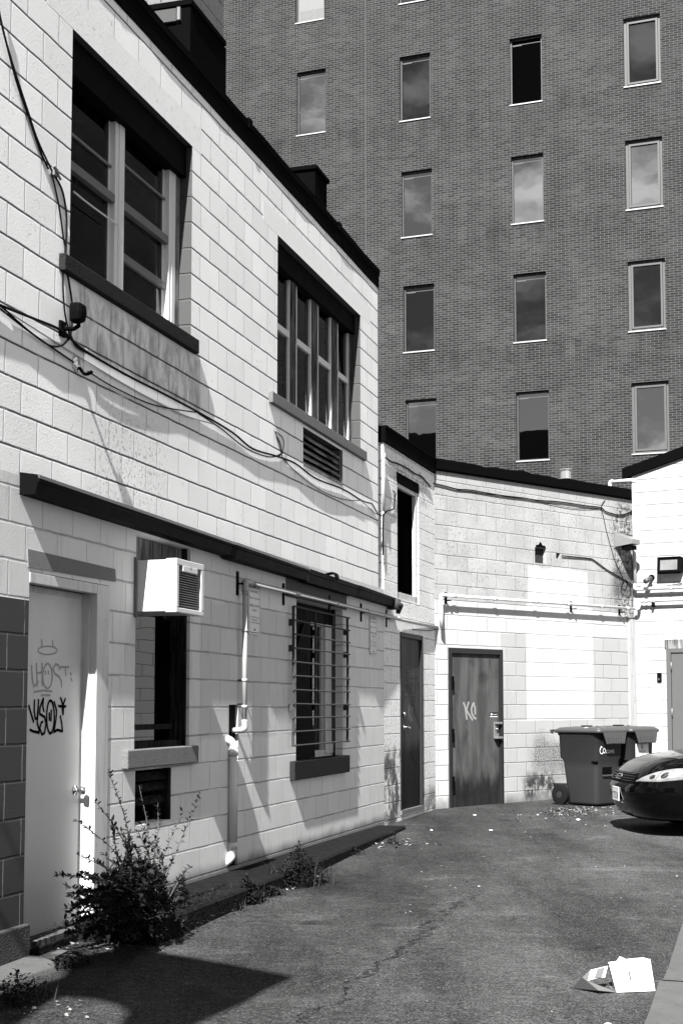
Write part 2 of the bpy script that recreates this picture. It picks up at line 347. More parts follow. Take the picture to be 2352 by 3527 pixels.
def post_b2(s, c):
    up = s.sm(s.z, ZP-0.02, ZP+0.02)                                # above the conduit the blocks are greyer and pitted
    nz = s.sm(s.noise(2.2, 5, 0.6), 0.35, 0.62)
    c = s.mul(c, s.sub(1.0, s.mul(up, s.add(0.2, s.mul(nz, 0.12)))))
    pit = s.mul(s.mul(up, s.sm(s.noise(30, 5, 0.78), 0.56, 0.62)), s.add(0.35, s.mul(s.sm(s.noise(1.6, 3), 0.4, 0.6), 0.6)))
    wht = s.m('MAXIMUM', s.box(P2a(1820), P2a(2024), P2z(1900, 2085), P2z(1900, 1958), 0.03, 0.08), s.box(P2a(1812), P2a(2039), P2z(1900, 2479), P2z(1900, 2086), 0.02, 0.02))
    c = s.mix(s.mul(pit, s.sub(1.0, wht)), c, 0.04)
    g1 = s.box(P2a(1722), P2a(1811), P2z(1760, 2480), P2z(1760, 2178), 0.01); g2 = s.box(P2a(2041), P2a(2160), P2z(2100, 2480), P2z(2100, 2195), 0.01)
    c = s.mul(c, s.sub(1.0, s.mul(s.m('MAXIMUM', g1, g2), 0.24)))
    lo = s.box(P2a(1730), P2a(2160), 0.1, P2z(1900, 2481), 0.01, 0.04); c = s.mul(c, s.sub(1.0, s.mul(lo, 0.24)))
    c = s.mix(wht, c, s.mul(0.40, s.add(0.85, s.mul(s.noise(3, 5), 0.25))))
    d = s.mul(s.box(P2a(1828), P2a(1990), 0.55, P2z(1870, 2545), 0.12, 0.5), s.sm(s.noise(60, 3, 0.6), 0.40, 0.55)); c = s.mix(s.mul(d, 0.8), c, 0.03)
    k = s.mul(s.box(P2a(1800), P2a(1905), 0.25, P2z(1850, 2670), 0.1, 0.35), s.sm(s.noise(6, 6, 0.6, stretch=(1.2, 1.2, 0.8)), 0.36, 0.52)); c = s.mix(s.mul(k, 0.95), c, 0.015)
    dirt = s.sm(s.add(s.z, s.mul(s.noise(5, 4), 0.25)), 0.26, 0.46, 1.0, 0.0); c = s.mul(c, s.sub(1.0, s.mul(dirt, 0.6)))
    scr = s.mul(s.box(P2a(1745), P2a(2010), P2z(1850, 2475), P2z(1850, 2370), 0.05, 0.1), s.sm(s.noise(13, 5, 0.75, stretch=(2, 2, 0.6)), 0.62, 0.66)); c = s.mix(s.mul(scr, 0.75), c, 0.12)
    cor = s.mul(s.box(P2a(2120), P2a(2200), 2.9, 4.6, 0.12, 0.5), s.sm(s.noise(16, 6, 0.75), 0.44, 0.56)); c = s.mix(s.mul(cor, 0.9), c, 0.02)
    und = s.mul(s.box(P2a(2110), P2a(2200), 3.15, 3.62, 0.1, 0.2), 0.75); return s.mix(und, c, 0.05)
M['b2'] = block_wall('rear_block_paint', 0.37, 0.2, P2z(1800, 2478), P2a(1990), 0.4, post=post_b2, pits=0.15, beddark=0.4, headdark=0.18, rough_amt=1.4)
M['b3'] = block_wall('side_block_paint', 0.32, 0.2, B3.z(2250, 1872), B3.a(2315, 1850), 0.4, pits=0.05, beddark=0.55, headdark=0.35)
M['body'] = plain('render_side', 0.3, 0.85); M['roof'] = plain('roof_felt', 0.05, 0.9, bump=0.01)
M['tar'] = plain('black_fascia', 0.002, 0.9, 0.02, bump=0.003, bs=30)
M['gutter'] = plain('dark_sheet_metal', 0.0025, 0.6, 0.04, grime=0.3); M['lip'] = plain('painted_highlight_lip', 0.10, 0.4, 0.5)
M['stone'] = plain('sill_concrete', 0.12, 0.9, bump=0.008, bs=130, var=0.5, sc=40, grime=0.6)
M['stone_dark'] = plain('black_stained_sill', 0.022, 0.95, 0.03, bump=0.012, bs=90, var=0.9, sc=55, grime=0.8)
M['lintel'] = plain('bare_concrete_lintel', 0.17, 0.95, 0.1, bump=0.004, bs=120, var=0.45, sc=60)
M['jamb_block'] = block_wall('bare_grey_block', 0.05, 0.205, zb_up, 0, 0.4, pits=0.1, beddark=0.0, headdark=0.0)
M['paint_wood'] = plain('white_painted_wood', 0.48, 0.5, 0.4, streak=0.25, grime=0.2)
M['steel_door'] = plain('grey_white_steel_door', 0.50, 0.45, 0.4, var=0.08, grime=0.05)
M['alu'] = plain('white_aluminium', 0.68, 0.35, 0.5, var=0.06)
M['alu_grey'] = plain('grey_aluminium', 0.12, 0.4, 0.5)
def wood(name, c0, c1, k=1.0):
    s = NT(name); g = s.sm(s.noise(14*k, 5, 0.65, stretch=(3, 3, 0.22)), 0.36, 0.64); c = s.mix(g, c0, c1)
    c = s.mul(c, s.sm(s.noise(3, 4), 0.2, 0.6, 0.5, 1.0)); s.bump(s.noise(30, 4, stretch=(3, 3, 0.15)), 0.006); return s.done(c, 0.9, 0.05)
M['old_wood'] = wood('weathered_wood', 0.012, 0.14); M['old_wood_light'] = wood('weathered_grey_wood', 0.06, 0.26); M['black_wood'] = wood('black_rotten_wood', 0.003, 0.03)
M['hwood'] = (lambda s: s.done(s.mix(s.sm(s.noise(12, 5, 0.6, stretch=(3, 0.25, 3)), 0.36, 0.62), 0.03, 0.3), 0.85, 0.2))(NT('peeling_louvre_wood'))
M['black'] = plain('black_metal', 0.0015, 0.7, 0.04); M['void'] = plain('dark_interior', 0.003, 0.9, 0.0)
M['rust'] = plain('rusty_iron', 0.035, 0.8, 0.3, var=1.0, sc=45, grime=0.4, bump=0.004, bs=90)
M['pvc'] = plain('grey_white_conduit', 0.3, 0.45, 0.45, var=0.25, sc=12, grime=0.25)
M['pvc_w'] = plain('white_plastic_pipe', 0.5, 0.4, 0.45, var=0.1)
M['cable'] = plain('black_cable', 0.004, 0.7, 0.08); M['cable_w'] = plain('painted_cable', 0.4, 0.6)
M['ac'] = plain('white_enamel', 0.5, 0.35, 0.5, var=0.05, grime=0.06); M['ac_fin'] = plain('grey_fins', 0.14, 0.45, 0.5, metal=0.3, var=0.5, sc=20)
M['sign'] = plain('sign_face', 0.5, 0.4, 0.4, var=0.1); M['ink'] = plain('sign_ink', 0.015, 0.6); M['ink_grey'] = plain('faded_sign_ink', 0.07, 0.6)
M['marker'] = plain('black_marker', 0.002, 0.9, 0.02, var=0.0); M['ghost'] = plain('faded_marker', 0.24, 0.5, var=0.25)
M['chalk'] = plain('pale_marker', 0.2, 0.6, var=0.2, sc=60); M['ghost2'] = plain('dark_marker', 0.01, 0.5)
M['chrome'] = plain('chrome', 0.7, 0.12, 0.5, metal=1.0, var=0.1)
M['concrete'] = plain('concrete', 0.085, 0.95, 0.1, var=0.6, sc=8, bump=0.008, bs=70, grime=0.5)
M['concrete_l'] = plain('pale_concrete', 0.075, 0.95, 0.1, var=0.5, sc=6, bump=0.006, bs=80, grime=0.35)
M['curb'] = plain('mossy_concrete', 0.010, 0.95, 0.03, var=1.2, sc=9, bump=0.02, bs=35, grime=0.6)
M['footing'] = plain('grey_render_footing', 0.05, 0.95, 0.1, var=0.9, sc=5, bump=0.012, bs=60, grime=0.5)
M['curtain'] = plain('net_curtain', 0.45, 0.9, var=0.3, sc=20)
M['glass'] = clear_glass('window_glass', 0.3, 1.27); M['glass_d'] = clear_glass('dark_window_glass', 0.25, 1.5)
M['black_pane'] = pane_mat('black_pane', 1.45, 0.002)
def door_mat(name, base, dark, low):
    s = NT(name); v = s.noise(4, 5, 0.6, stretch=(2, 2, 0.3)); c = s.mix(s.sm(v, 0.3, 0.65), base*0.6, base*1.15)
    c = s.mul(c, s.sm(s.noise(18, 5, 0.7, stretch=(1.5, 1.5, 0.12)), 0.25, 0.6, 0.7, 1.0))
    z = s.add(s.z, s.mul(s.noise(6, 5, 0.65, stretch=(2, 2, 0.5)), 0.5)); c = s.mul(c, s.sub(1.0, s.mul(s.sm(z, low, low+0.28, 1.0, 0.0), dark)))
    c = s.mul(c, s.sub(1.0, s.mul(s.sm(s.noise(2.4, 3, 0.5), 0.55, 0.75), 0.45))); s.bump(s.noise(25, 4, stretch=(2, 2, 0.1)), 0.002)
    return s.done(c, 0.65, 0.12)
M['door_a'] = door_mat('scuffed_grey_door', 0.06, 0.75, 0.5); M['door_b'] = door_mat('dirty_dark_door', 0.05, 0.9, 1.15)
M['door_c'] = plain('plain_grey_door', 0.07, 0.5, var=0.1); M['door_frame'] = plain('black_door_frame', 0.01, 0.6, grime=0.3)

# ------------------------------------------------------------------ ground
def ground_mat():
    s = NT('asphalt'); g = s.t.nodes.new('ShaderNodeNewGeometry'); s.sep2 = s.t.nodes.new('ShaderNodeSeparateXYZ'); s.t.links.new(g.outputs['Position'], s.sep2.inputs[0])
    c = s.add(0.015, s.mul(s.noise(0.7, 5, 0.6), 0.034))
    c = s.mul(c, s.sm(s.noise(0.8, 6, 0.65, stretch=(1.8, 0.45, 1)), 0.3, 0.68, 0.62, 1.45))
    pale = s.mul(s.sm(s.noise(1.3, 6, 0.7, stretch=(0.7, 1.6, 1), dist=0.6), 0.52, 0.66), 0.5); c = s.mul(c, s.add(1.0, pale))
    c = s.mul(c, s.sm(s.noise(65, 4, 0.8), 0.34, 0.66, 0.4, 1.55)); c = s.mul(c, s.sm(s.noise(16, 5, 0.75), 0.3, 0.7, 0.72, 1.25))
    sp_ = s.sm(s.noise(85, 2, 0.6), 0.61, 0.67); c = s.mix(s.mul(sp_, 0.8), c, 0.13)
    sp2 = s.sm(s.noise(38, 2, 0.5), 0.67, 0.71); c = s.mix(s.mul(sp2, 0.5), c, 0.09)
    dk = s.sm(s.noise(45, 3, 0.6), 0.63, 0.7); c = s.mix(s.mul(dk, 0.7), c, 0.006)
    oil = s.sm(s.noise(1.6, 4, 0.6), 0.6, 0.75); c = s.mul(c, s.sub(1.0, s.mul(oil, 0.5)))
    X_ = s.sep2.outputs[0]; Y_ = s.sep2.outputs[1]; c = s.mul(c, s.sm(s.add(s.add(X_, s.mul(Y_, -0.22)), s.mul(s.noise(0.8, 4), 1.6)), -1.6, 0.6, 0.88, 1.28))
    # damp patch beside the ledge
    X, Y = s.sep2.outputs[0], s.sep2.outputs[1]
    dx = s.m('DIVIDE', s.sub(X, 0.15), 0.75); dy = s.m('DIVIDE', s.sub(Y, 11.5), 0.9); rr = s.m('SQRT', s.add(s.mul(dx, dx), s.mul(dy, dy)))
    c = s.mul(c, s.sm(s.add(rr, s.mul(s.noise(3, 4), 0.5)), 0.7, 1.3, 0.72, 1.0))
    # a long crack, wandering
    kx = s.add(s.add(X, s.mul(s.sub(s.noise(2.2, 5, 0.7), 0.5), 0.55)), s.mul(Y, -0.28)); kd = s.m('ABSOLUTE', s.add(kx, 2.12))
    lim = s.mul(s.sm(Y, 6.6, 7.2), s.sm(Y, 10.6, 11.6, 1.0, 0.0)); kw = s.mul(s.sm(s.noise(9, 5, 0.75), 0.35, 0.62), 0.035)
    kk = s.mul(s.mul(s.sm(kd, 0.0, s.add(kw, 0.004), 1.0, 0.0), lim), s.sm(s.noise(8, 3), 0.38, 0.5)); c = s.mix(s.mul(kk, 0.55), c, 0.008)
    edge = s.mul(s.mul(s.sm(kd, 0.01, 0.2, 1.0, 0.0), lim), 0.25); c = s.mul(c, s.add(1.0, edge))
    h = s.add(s.mul(s.noise(75, 3, 0.6), 1.0), s.mul(kk, -2.0)); h = s.add(h, s.mul(s.noise(14, 3), 1.2)); s.bump(h, 0.012); return s.done(c, 0.95, 0.03)
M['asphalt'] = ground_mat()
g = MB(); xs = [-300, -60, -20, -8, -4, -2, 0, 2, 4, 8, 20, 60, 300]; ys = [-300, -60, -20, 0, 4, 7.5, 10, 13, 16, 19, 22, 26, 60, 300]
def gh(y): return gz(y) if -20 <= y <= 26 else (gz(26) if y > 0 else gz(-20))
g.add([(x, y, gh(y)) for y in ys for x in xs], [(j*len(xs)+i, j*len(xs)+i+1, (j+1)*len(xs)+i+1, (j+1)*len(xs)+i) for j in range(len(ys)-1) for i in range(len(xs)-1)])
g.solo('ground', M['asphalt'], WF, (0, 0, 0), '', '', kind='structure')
# concrete pavement on the right, in two slabs with a crack between them
sl = MB(); ac = L.loc(ground(2287, 3395))[1]
def slab(a0, a1, o0s, o1):
    n = 14; top = [(o0s + 0.003*math.sin(9*i+a0) + rnd.uniform(-.003, .003), a0 + (a1-a0)*i/n) for i in range(n+1)]
    for i in range(n):
        (oa, aa), (ob, ab) = top[i], top[i+1]
        za = gz(L.world((oa, aa, 0)).y) + 0.028; zb = gz(L.world((ob, ab, 0)).y) + 0.028
        zc = gz(L.world((o1, aa, 0)).y) + 0.028; zd = gz(L.world((o1, ab, 0)).y) + 0.028
        sl.add([(oa,aa,za),(ob,ab,zb),(o1,ab,zd),(o1,aa,zc),(oa-.012,aa,za-.05),(ob-.012,ab,zb-.05)], [(0,1,2,3),(4,5,1,0)])
slab(-13, ac-0.012, 3.63, 7); slab(ac+0.012, -2.6, 3.65, 7)
sl.solo('pavement', M['concrete_l'], L, (3.6, ac, 0), '', '', kind='structure')

# ------------------------------------------------------------------ two-storey painted building
TB = thing('painted_building', L, (0, 0, 0.0), 'long two-storey building of whitewashed concrete blocks with a black roof edge, filling the left side', 'building')
H = lambda u0, v0, u1, v1, zt, zb_, o=0.0: (L.a(u0, v0, o), L.a(u1, v1, o), zb_, zt)
w1 = (L.a(246, 500), L.a(661, 800), L.z(246, 897), L.z(246, 92))
w2 = (L.a(956, 1000), L.a(1241, 1300), L.z(956, 1366), L.z(956, 808))
lv = (L.a(1044, 1540), L.a(1178, 1600), L.z(1044, 1603), L.z(1044, 1470))
d1 = (L.a(92, 2600)-0.0, L.a(371, 2500), 0.10, L.z(126, 1971))
acw = (L.a(467, 2200), L.a(655, 2200), L.z(467, 2583), L.z(467, 1838))
v2 = (L.a(466, 2700), L.a(590, 2700), L.z(466, 2835)-0.02, L.z(466, 2655))
bwn = (L.a(1020, 2300), L.a(1180, 2300), L.z(1020, 2622), L.z(1020, 2062))
slot = (L.a(787, 2700), L.a(819, 2700), L.z(800, 2985), L.z(800, 2427))
a_door_left = d1[0]; z_dark = L.z(60, 2062)
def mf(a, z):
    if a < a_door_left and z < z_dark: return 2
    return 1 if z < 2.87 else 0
zw = 6.56
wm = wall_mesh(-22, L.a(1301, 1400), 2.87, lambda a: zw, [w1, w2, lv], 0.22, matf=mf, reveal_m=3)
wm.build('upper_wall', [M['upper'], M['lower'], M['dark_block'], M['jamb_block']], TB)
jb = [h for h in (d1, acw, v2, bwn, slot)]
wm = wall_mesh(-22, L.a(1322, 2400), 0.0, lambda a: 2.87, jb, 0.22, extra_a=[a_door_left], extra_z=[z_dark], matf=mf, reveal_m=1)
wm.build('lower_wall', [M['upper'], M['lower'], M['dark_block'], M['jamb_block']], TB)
mb = MB(); mb.box(-9, -0.23, -22, 0.0, 0, 6.3); mb.box(-1.2, -0.25, -8.6, -4.6, 4.0, 6.2)
# body shell (kept clear of the rooms behind the glazing)
sh = MB(); sh.box(-9, -8.8, -22, 0, 0, 6.5); sh.box(-8.8, -0.23, -0.2, 0.0, 0, 6.5); sh.box(-8.8, -0.23, -22, -21.8, 0, 6.5)
sh.box(-8.8, -0.23, -21.8, -0.2, 2.75, 2.9); sh.build('side_walls', M['body'], TB)
MB().box(-8.8, -0.23, -21.8, -0.2, 6.38, 6.5).build('roof', M['roof'], TB)
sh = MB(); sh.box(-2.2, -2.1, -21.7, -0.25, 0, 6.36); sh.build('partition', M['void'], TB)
# black roof edge
fz0 = L.z(1297, 990); ft = MB(); ea = L.a(1320, 988, 0.06)
ft.box(-0.3, 0.035, -22, ea, fz0, fz0+0.165); ft.box(-0.34, 0.05, -22, ea+0.05, fz0+0.165, fz0+0.235)
ft = MB(); sec = []; nn = 60
for i in range(nn+1):
    a = -22 + (ea+22)*i/nn; j_ = 0.005*math.sin(i*1.7)+rnd.uniform(-.003, .003); k_ = rnd.uniform(-.004, .004)
    sec.append([(-0.3, a, fz0), (0.010+k_, a, fz0+j_*.5), (0.012+k_, a, fz0+0.16), (0.02+k_, a, fz0+.163+j_), (0.02, a, fz0+.225+j_), (-0.34, a, fz0+.235)])
ft.loft(sec)
for q_ in range(8): a = -20+q_*2.6+rnd.uniform(-.2, .2); ft.box(-.3, .028, a, a+.09, fz0+.158, fz0+.245)
ft.build('roof_edge', M['tar'], TB)
# lintel band over window one (slightly proud smooth render)
mb = MB(); mb.box(0.0, 0.0005, L.a(160, 100), L.a(692, 600), w1[3], w1[3]+0.225); mb.build('lintel', M['ac'] if 0 else plain('smooth_painted_lintel', 0.84, 0.8, bump=0.0012, bs=60, grime=0.35, var=0.12), TB)
mb = MB(); mb.box(0.0, 0.0005, L.a(905, 900), L.a(1275, 1200), w2[3], w2[3]+0.2); mb.build('lintel', plain('smooth_painted_lintel_two', 0.84, 0.8, bump=0.001, bs=60, grime=0.15, var=0.1), TB)
# ---- window one: two tall sash units
def bar(mb, o0, o1, a0, a1, z0, z1): mb.box(o0, o1, min(a0, a1), max(a0, a1), min(z0, z1), max(z0, z1))
G = -0.11
W1 = MB(); am = L.a(394, 900, G), L.a(423, 900, G); ar = L.a(579, 1000, G), L.a(600, 1000, G)
W1.box(G-0.08, G+0.005, w1[0]-0.001+0.002, w1[0]+0.05, w1[2], w1[3])
W1.box(G-0.1, G+0.0, am[0], am[0]+0.055, w1[2]+0.002, w1[3]-.002); W1.box(G-0.1, G+0.008, am[0]+0.055, am[1], w1[2]+0.002, w1[3]-.002)
W1.box(G-0.1, G+0.005, ar[0], ar[0]+0.05, w1[2]+0.002, w1[3]-.002); W1.box(G-0.1, G+0.008, ar[0]+0.05, ar[1], w1[2]+0.002, w1[3]-.002)
W1.box(G-0.1, G+0.01, w1[0]+0.05, ar[1], w1[3]-0.06, w1[3]-.002); W1.box(G-0.1, G+0.02, w1[0]+0.05, ar[1], w1[2]+0.002, w1[2]+0.05)
win1 = W1.build('window', M['alu'], TB, bevel=0.003, label='wide two-bay sash window with white frames under the deep upper lintel')
mb = MB()
for (u, v0, v1, dep) in ((402, 675, 700, 0.0), (587, 818, 843, 0.0), (577, 975, 997, -0.012)):
    pass
zr = lambda u, v: L.z(u, v, G)
units = [(w1[0]+0.05, am[0]), (am[1], ar[0])]
rails = [[(zr(385, 552)-0.02, 0.02, -0.03), (zr(400, 688), 0.062, 0.0)], [(zr(572, 672)-0.01, 0.02, -0.03), (zr(586, 832), 0.062, 0.0), (zr(577, 984), 0.055, -0.02)]]
for un, rl in zip(units, rails):
    for (z, h, dp) in rl: mb.box(G-0.045+dp, G+0.002+dp, un[0], un[1], z-h/2, z+h/2)
build_each(mb, 'rail', M['alu_grey'], win1, bevel=0.002)
mb = MB()
for un in units:
    mb.box(G-0.06, G-0.04, un[1]-0.022, un[1]-0.001, w1[2]+0.06, w1[3]-0.08); mb.box(G-0.06, G-0.035, un[0]+0.001, un[0]+0.03, w1[2]+0.06, w1[3]-0.08)
build_each(mb, 'sash_stile', M['alu'], win1)
for un in units: MB().box(G-0.05, G-0.046, un[0], un[1], w1[2]+0.05, w1[3]-0.07).build('pane', M['glass'], win1)
mb = MB(); 
pts = smoothpts([(G+0.012, L.a(249, 661, G), L.z(249, 661, G)), (G+0.012, L.a(305, 706, G), L.z(305, 706, G)), (G+0.012, L.a(400, 775, G), L.z(400, 775, G))]); mb.tube(pts, 0.007, 6)
mb.build('trim_strip', M['alu'], win1, smooth=True)
mb = MB(); mb.box(G-0.02, G+0.008, ar[1]+0.002, w1[1]-0.001, w1[2]+.001, w1[3]-.001); mb.build('wood_jamb', M['old_wood_light'], win1)
mb = MB()
for un, fr_ in zip(units, ((0.72, 0.97), (0.80, 0.98))):
    for k in range(14):
        a = un[0] + (un[1]-un[0])*(fr_[0] + (fr_[1]-fr_[0])*k/14); d = 0.018*math.sin(k*1.9)
        mb.add([(G-0.12+d, a, w1[2]), (G-0.12-d, a+(un[1]-un[0])*0.018, w1[2]), (G-0.12-d, a+(un[1]-un[0])*0.018, w1[3]-0.1), (G-0.12+d, a, w1[3]-0.1)], [(0,1,2,3)])
build_each(mb, 'curtain', M['curtain'], win1)
mb = MB(); sa0, sa1 = L.a(234, 900, 0.06), L.a(694, 1200, 0.06); st = w1[2]+0.012
mb.prism([(-0.21, sa0, st), (0.045, sa0, st-0.015), (0.045, sa0, st-0.125), (-0.21, sa0, st-0.125)], (0, sa1-sa0, 0)); mb.build('sill', M['stone_dark'], TB, bevel=0.008, label='long blackened stone sill')
MB().box(G-0.1, G+0.06, w1[0]+.002, w1[1]-.002, w1[3]-.25, w1[3]-.0015).build('head_board', M['black'], win1)  # coloured black to stand in for the shade under the lintel
# ---- window two: four narrow sashes between wood posts
mb = MB(); wz0, wz1 = w2[2]+0.002, w2[3]-0.001; posts = [(996, 1020), (1070, 1094), (1139, 1162), (1199, 1221)]
G2 = -0.12
for (u0, u1) in posts: mb.box(G2-0.08, G2+0.012, L.a(u0, 1150, G2)+.02, L.a(u1, 1150, G2+.012), wz0, wz1)

win2 = mb.build('window', M['old_wood'], TB, label='row of four narrow white sashes between weathered wood posts')
MB().box(G2-0.08, G2+0.055, w2[0]+.001, w2[1]-.001, w2[3]-.21, w2[3]-.0015).build('head_board', M['black'], win2)  # wood head coloured black for the shade it lies in
su = [(None, 984, 996), (1020, 1059, 1070), (1094, 1127, 1139), (1162, 1189, 1199)]
zrail = L.z(1010, 1186-22, G2); ztop = L.z(996, 935, G2)
for k, (u0, ua, ub) in enumerate(su):
    a0 = (w2[0]+0.002) if u0 is None else L.a(u0, 1150, G2); a1 = L.a(ub, 1150, G2); aw = a1
    mb = MB(); mb.box(G2-0.045, G2+.002, a1, a1+.018, wz0, ztop); mb.box(G2-0.05, G2, a0, aw, ztop-0.04, ztop); mb.box(G2-0.05, G2, a0, aw, zrail-0.03, zrail+0.03); mb.box(G2-0.05, G2, a0, a0+0.03, wz0, ztop)
    mb.build('sash', M['alu'], win2, bevel=0.003)
    MB().box(G2-0.03, G2-0.026, a0, aw, wz0, ztop-0.04).build('pane', M['glass'], win2)
    mb = MB()
    for q in range(8):
        a = a0 + (aw-a0)*q/8; d = 0.012*math.sin(q*2.1); mb.add([(G2-0.1+d, a, zrail), (G2-0.1-d, a+(aw-a0)/8, zrail), (G2-0.1-d, a+(aw-a0)/8, ztop-0.2), (G2-0.1+d, a, ztop-0.2)], [(0,1,2,3)])
    if k in (1, 2): build_each(mb, 'curtain', M['curtain'], win2)
mb = MB(); sa0, sa1 = L.a(944, 1380, 0.05), L.a(1267, 1570, 0.05); st = w2[2]+0.01
mb.prism([(-0.21, sa0, st), (0.04, sa0, st-0.012), (0.04, sa0, st-0.115), (-0.21, sa0, st-0.115)], (0, sa1-sa0, 0)); mb.build('sill', M['stone'], TB, bevel=0.006)
# ---- broken louvre under window two
mb = MB(); la0, la1 = lv[0]+.002, lv[1]-.002; zl, zh = lv[2]+.002, lv[3]-.002
n = 5
for i in range(n):
    z = zl + 0.03 + (zh-zl-0.04)*i/n; e = 0.0 if i < 3 else 0.16*(la1-la0)
    mb.prism([(-0.01, la0+e, z), (-0.022, la0+e, z-0.012), (-0.10, la0+e, z+0.055), (-0.09, la0+e, z+0.07)], (0, la1-la0-e-0.02, rnd.uniform(-.006, .006)))
lou = mb.build('louvre_vent', M['hwood'], TB, label='broken wooden louvre under the four-sash window')
mb = MB(); mb.box(-0.1, 0.006, la1-0.028, la1, zl, zh); mb.box(-0.1, 0.004, la0, la1-0.028, zl, zl+0.025); mb.build('frame', M['old_wood_light'], lou)
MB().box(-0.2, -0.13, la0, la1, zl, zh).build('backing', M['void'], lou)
# ---- long metal canopy strip
gu0, gu1 = L.a(137, 1634, 0.13), L.a(1372, 2062, 0.12); gzt = L.z(137, 1634, 0.13); gze = L.z(1372, 2062, 0.12)
def gprof(a, z, w_, h): return [(0.001, a, z+0.02), (w_*0.97, a, z), (w_, a, z-0.008), (w_, a, z-h*0.35), (w_*0.93, a, z-h*0.4), (w_*0.8, a, z-h), (0.001, a, z-h)]
mb = MB(); st_ = [(0.0, gzt, 0.13, 0.115), (0.37, None, 0.13, 0.11), (0.38, None, 0.14, 0.13), (0.60, None, 0.13, 0.12), (0.61, None, 0.11, 0.13), (0.8, None, 0.115, 0.12), (0.81, None, 0.13, 0.11), (1.0, gze, 0.11, 0.10)]
mb.loft([gprof(gu0+(gu1-gu0)*f, gzt+(gze-gzt)*f, w_, h) for f, _, w_, h in st_]); 
can = mb.build('metal_canopy', M['gutter'], TB, label='long dark sheet-metal drip canopy dividing the two storeys')
mb = MB(); mb.loft([[(w_*.9, gu0+(gu1-gu0)*f, gzt+(gze-gzt)*f+.003), (w_+.002, gu0+(gu1-gu0)*f, gzt+(gze-gzt)*f-.006), (w_+.002, gu0+(gu1-gu0)*f, gzt+(gze-gzt)*f-.022), (w_-.004, gu0+(gu1-gu0)*f, gzt+(gze-gzt)*f-.022)] for f, _, w_, h in st_ if f < .7]); mb.build('lip', M['lip'], can)  # lip coloured paler than the canopy to paint its edge highlight
mb = MB(); f = 0.69; a = gu0+(gu1-gu0)*f; z = gzt+(gze-gzt)*f
for k in range(5): mb.tube(smoothpts([(0.05, a+k*.02, z+0.02), (0.13, a+k*.03, z+0.03), (0.15, a+0.05+k*.02, z-0.03)]), 0.008, 5)
mb.build('wire_tie', M['cable'], can, smooth=True)
mb = MB(); mb.box(0.02, 0.14, gu1-0.12, gu1+0.03, gze-0.13, gze-0.01); mb.tube([(0.12, gu1-0.1, gze-0.05), (0.15, gu1, gze-0.08), (0.1, gu1+0.05, gze-0.16)], 0.03, 8); mb.build('end_cap', M['rust'], can, smooth=True)
# ---- white steel door (near left)
D = -0.10; da1 = L.a(282, 2080, D); dzb = L.z(102, 3226, D)-0.02; dzt = L.z(126, 2030, D)
mb = MB(); mb.box(-0.21, 0.006, L.a(328, 2500), d1[1]-.001, 0.11, d1[3]-.004); mb.box(-0.21, -0.045, L.a(305, 2500, -.045), L.a(328, 2500), 0.11, d1[3]-.005); mb.box(-0.21, D+.002, da1, L.a(305, 2500, -.045), 0.11, d1[3]-.006)
mb.box(-0.21, 0.004, d1[0]+.001, L.a(328, 2500), L.z(126, 2010)+0.0, d1[3]-.004); mb.box(-0.21, -0.05, d1[0]+.001, L.a(305, 2500, -.045), dzt+0.03, L.z(126, 2010)); mb.box(-0.21, D+.004, d1[0]+.001, da1, dzt-0.02, dzt+0.03)
door = mb.build('door', M['paint_wood'], TB, bevel=0.004, label='pale steel door with black marker tags beside the dark-painted blocks')
MB().box(D-0.045, D, d1[0]+.003, da1-0.004, 0.11, dzt-0.02).build('door_leaf', M['steel_door'], door)
kb = MB(); kp = L.at(262, 2722, D)
kb.lathe([(0, .034), (0.006, .034), (0.009, .012), (0.035, .012), (0.042, .026), (0.062, .03), (0.075, .024), (0.078, 0)], (D, kp[1]-0.015, kp[2]), (1, 0, 0)); kb.build('door_knob', M['chrome'], door, smooth=True)
def gl(u, v): a = L.at(u/3.62, 1950+v/3.62, D+.002); return (a[1], a[2])
gm = MB()
def ell(cx, cy, rx, ry, n=20, a0=0, a1=360): return [(cx+rx*math.cos(math.radians(a0+(a1-a0)*i/n)), cy+ry*math.sin(math.radians(a0+(a1-a0)*i/n))) for i in range(n+1)]
GH = D+0.0015
def px_stroke(mb, pts, wd, o, fn): mb.stroke([fn(*p) for p in pts], wd, o)
px_stroke(gm, ell(600, 1050, 120, 52), 0.010, GH, gl)
for P in ([(527, 920), (532, 995)], [(663, 930), (665, 995)], [(463, 1210), (470, 1500)], [(463, 1335), (540, 1320)], [(530, 1210), (535, 1490)], [(400, 1240), (410, 1400), (430, 1500), (485, 1440)],
          [(750, 1290), (735, 1235), (700, 1220), (665, 1280), (690, 1340), (745, 1380), (770, 1430), (775, 1505)], [(757, 1258), (865, 1258)], [(820, 1260), (828, 1365)],
          [(880, 1330), (895, 1355)], [(890, 1400), (905, 1430)], [(430, 1570), (540, 1550), (655, 1560)], [(520, 1610), (630, 1610)], [(572, 1310), (574, 1345)], [(610, 1310), (612, 1345)]):
    px_stroke(gm, P, 0.014, GH, gl)
px_stroke(gm, ell(600, 1370, 58, 155), 0.013, GH, gl); gm.build('faded_tag', M['ghost'], door)
gm = MB()
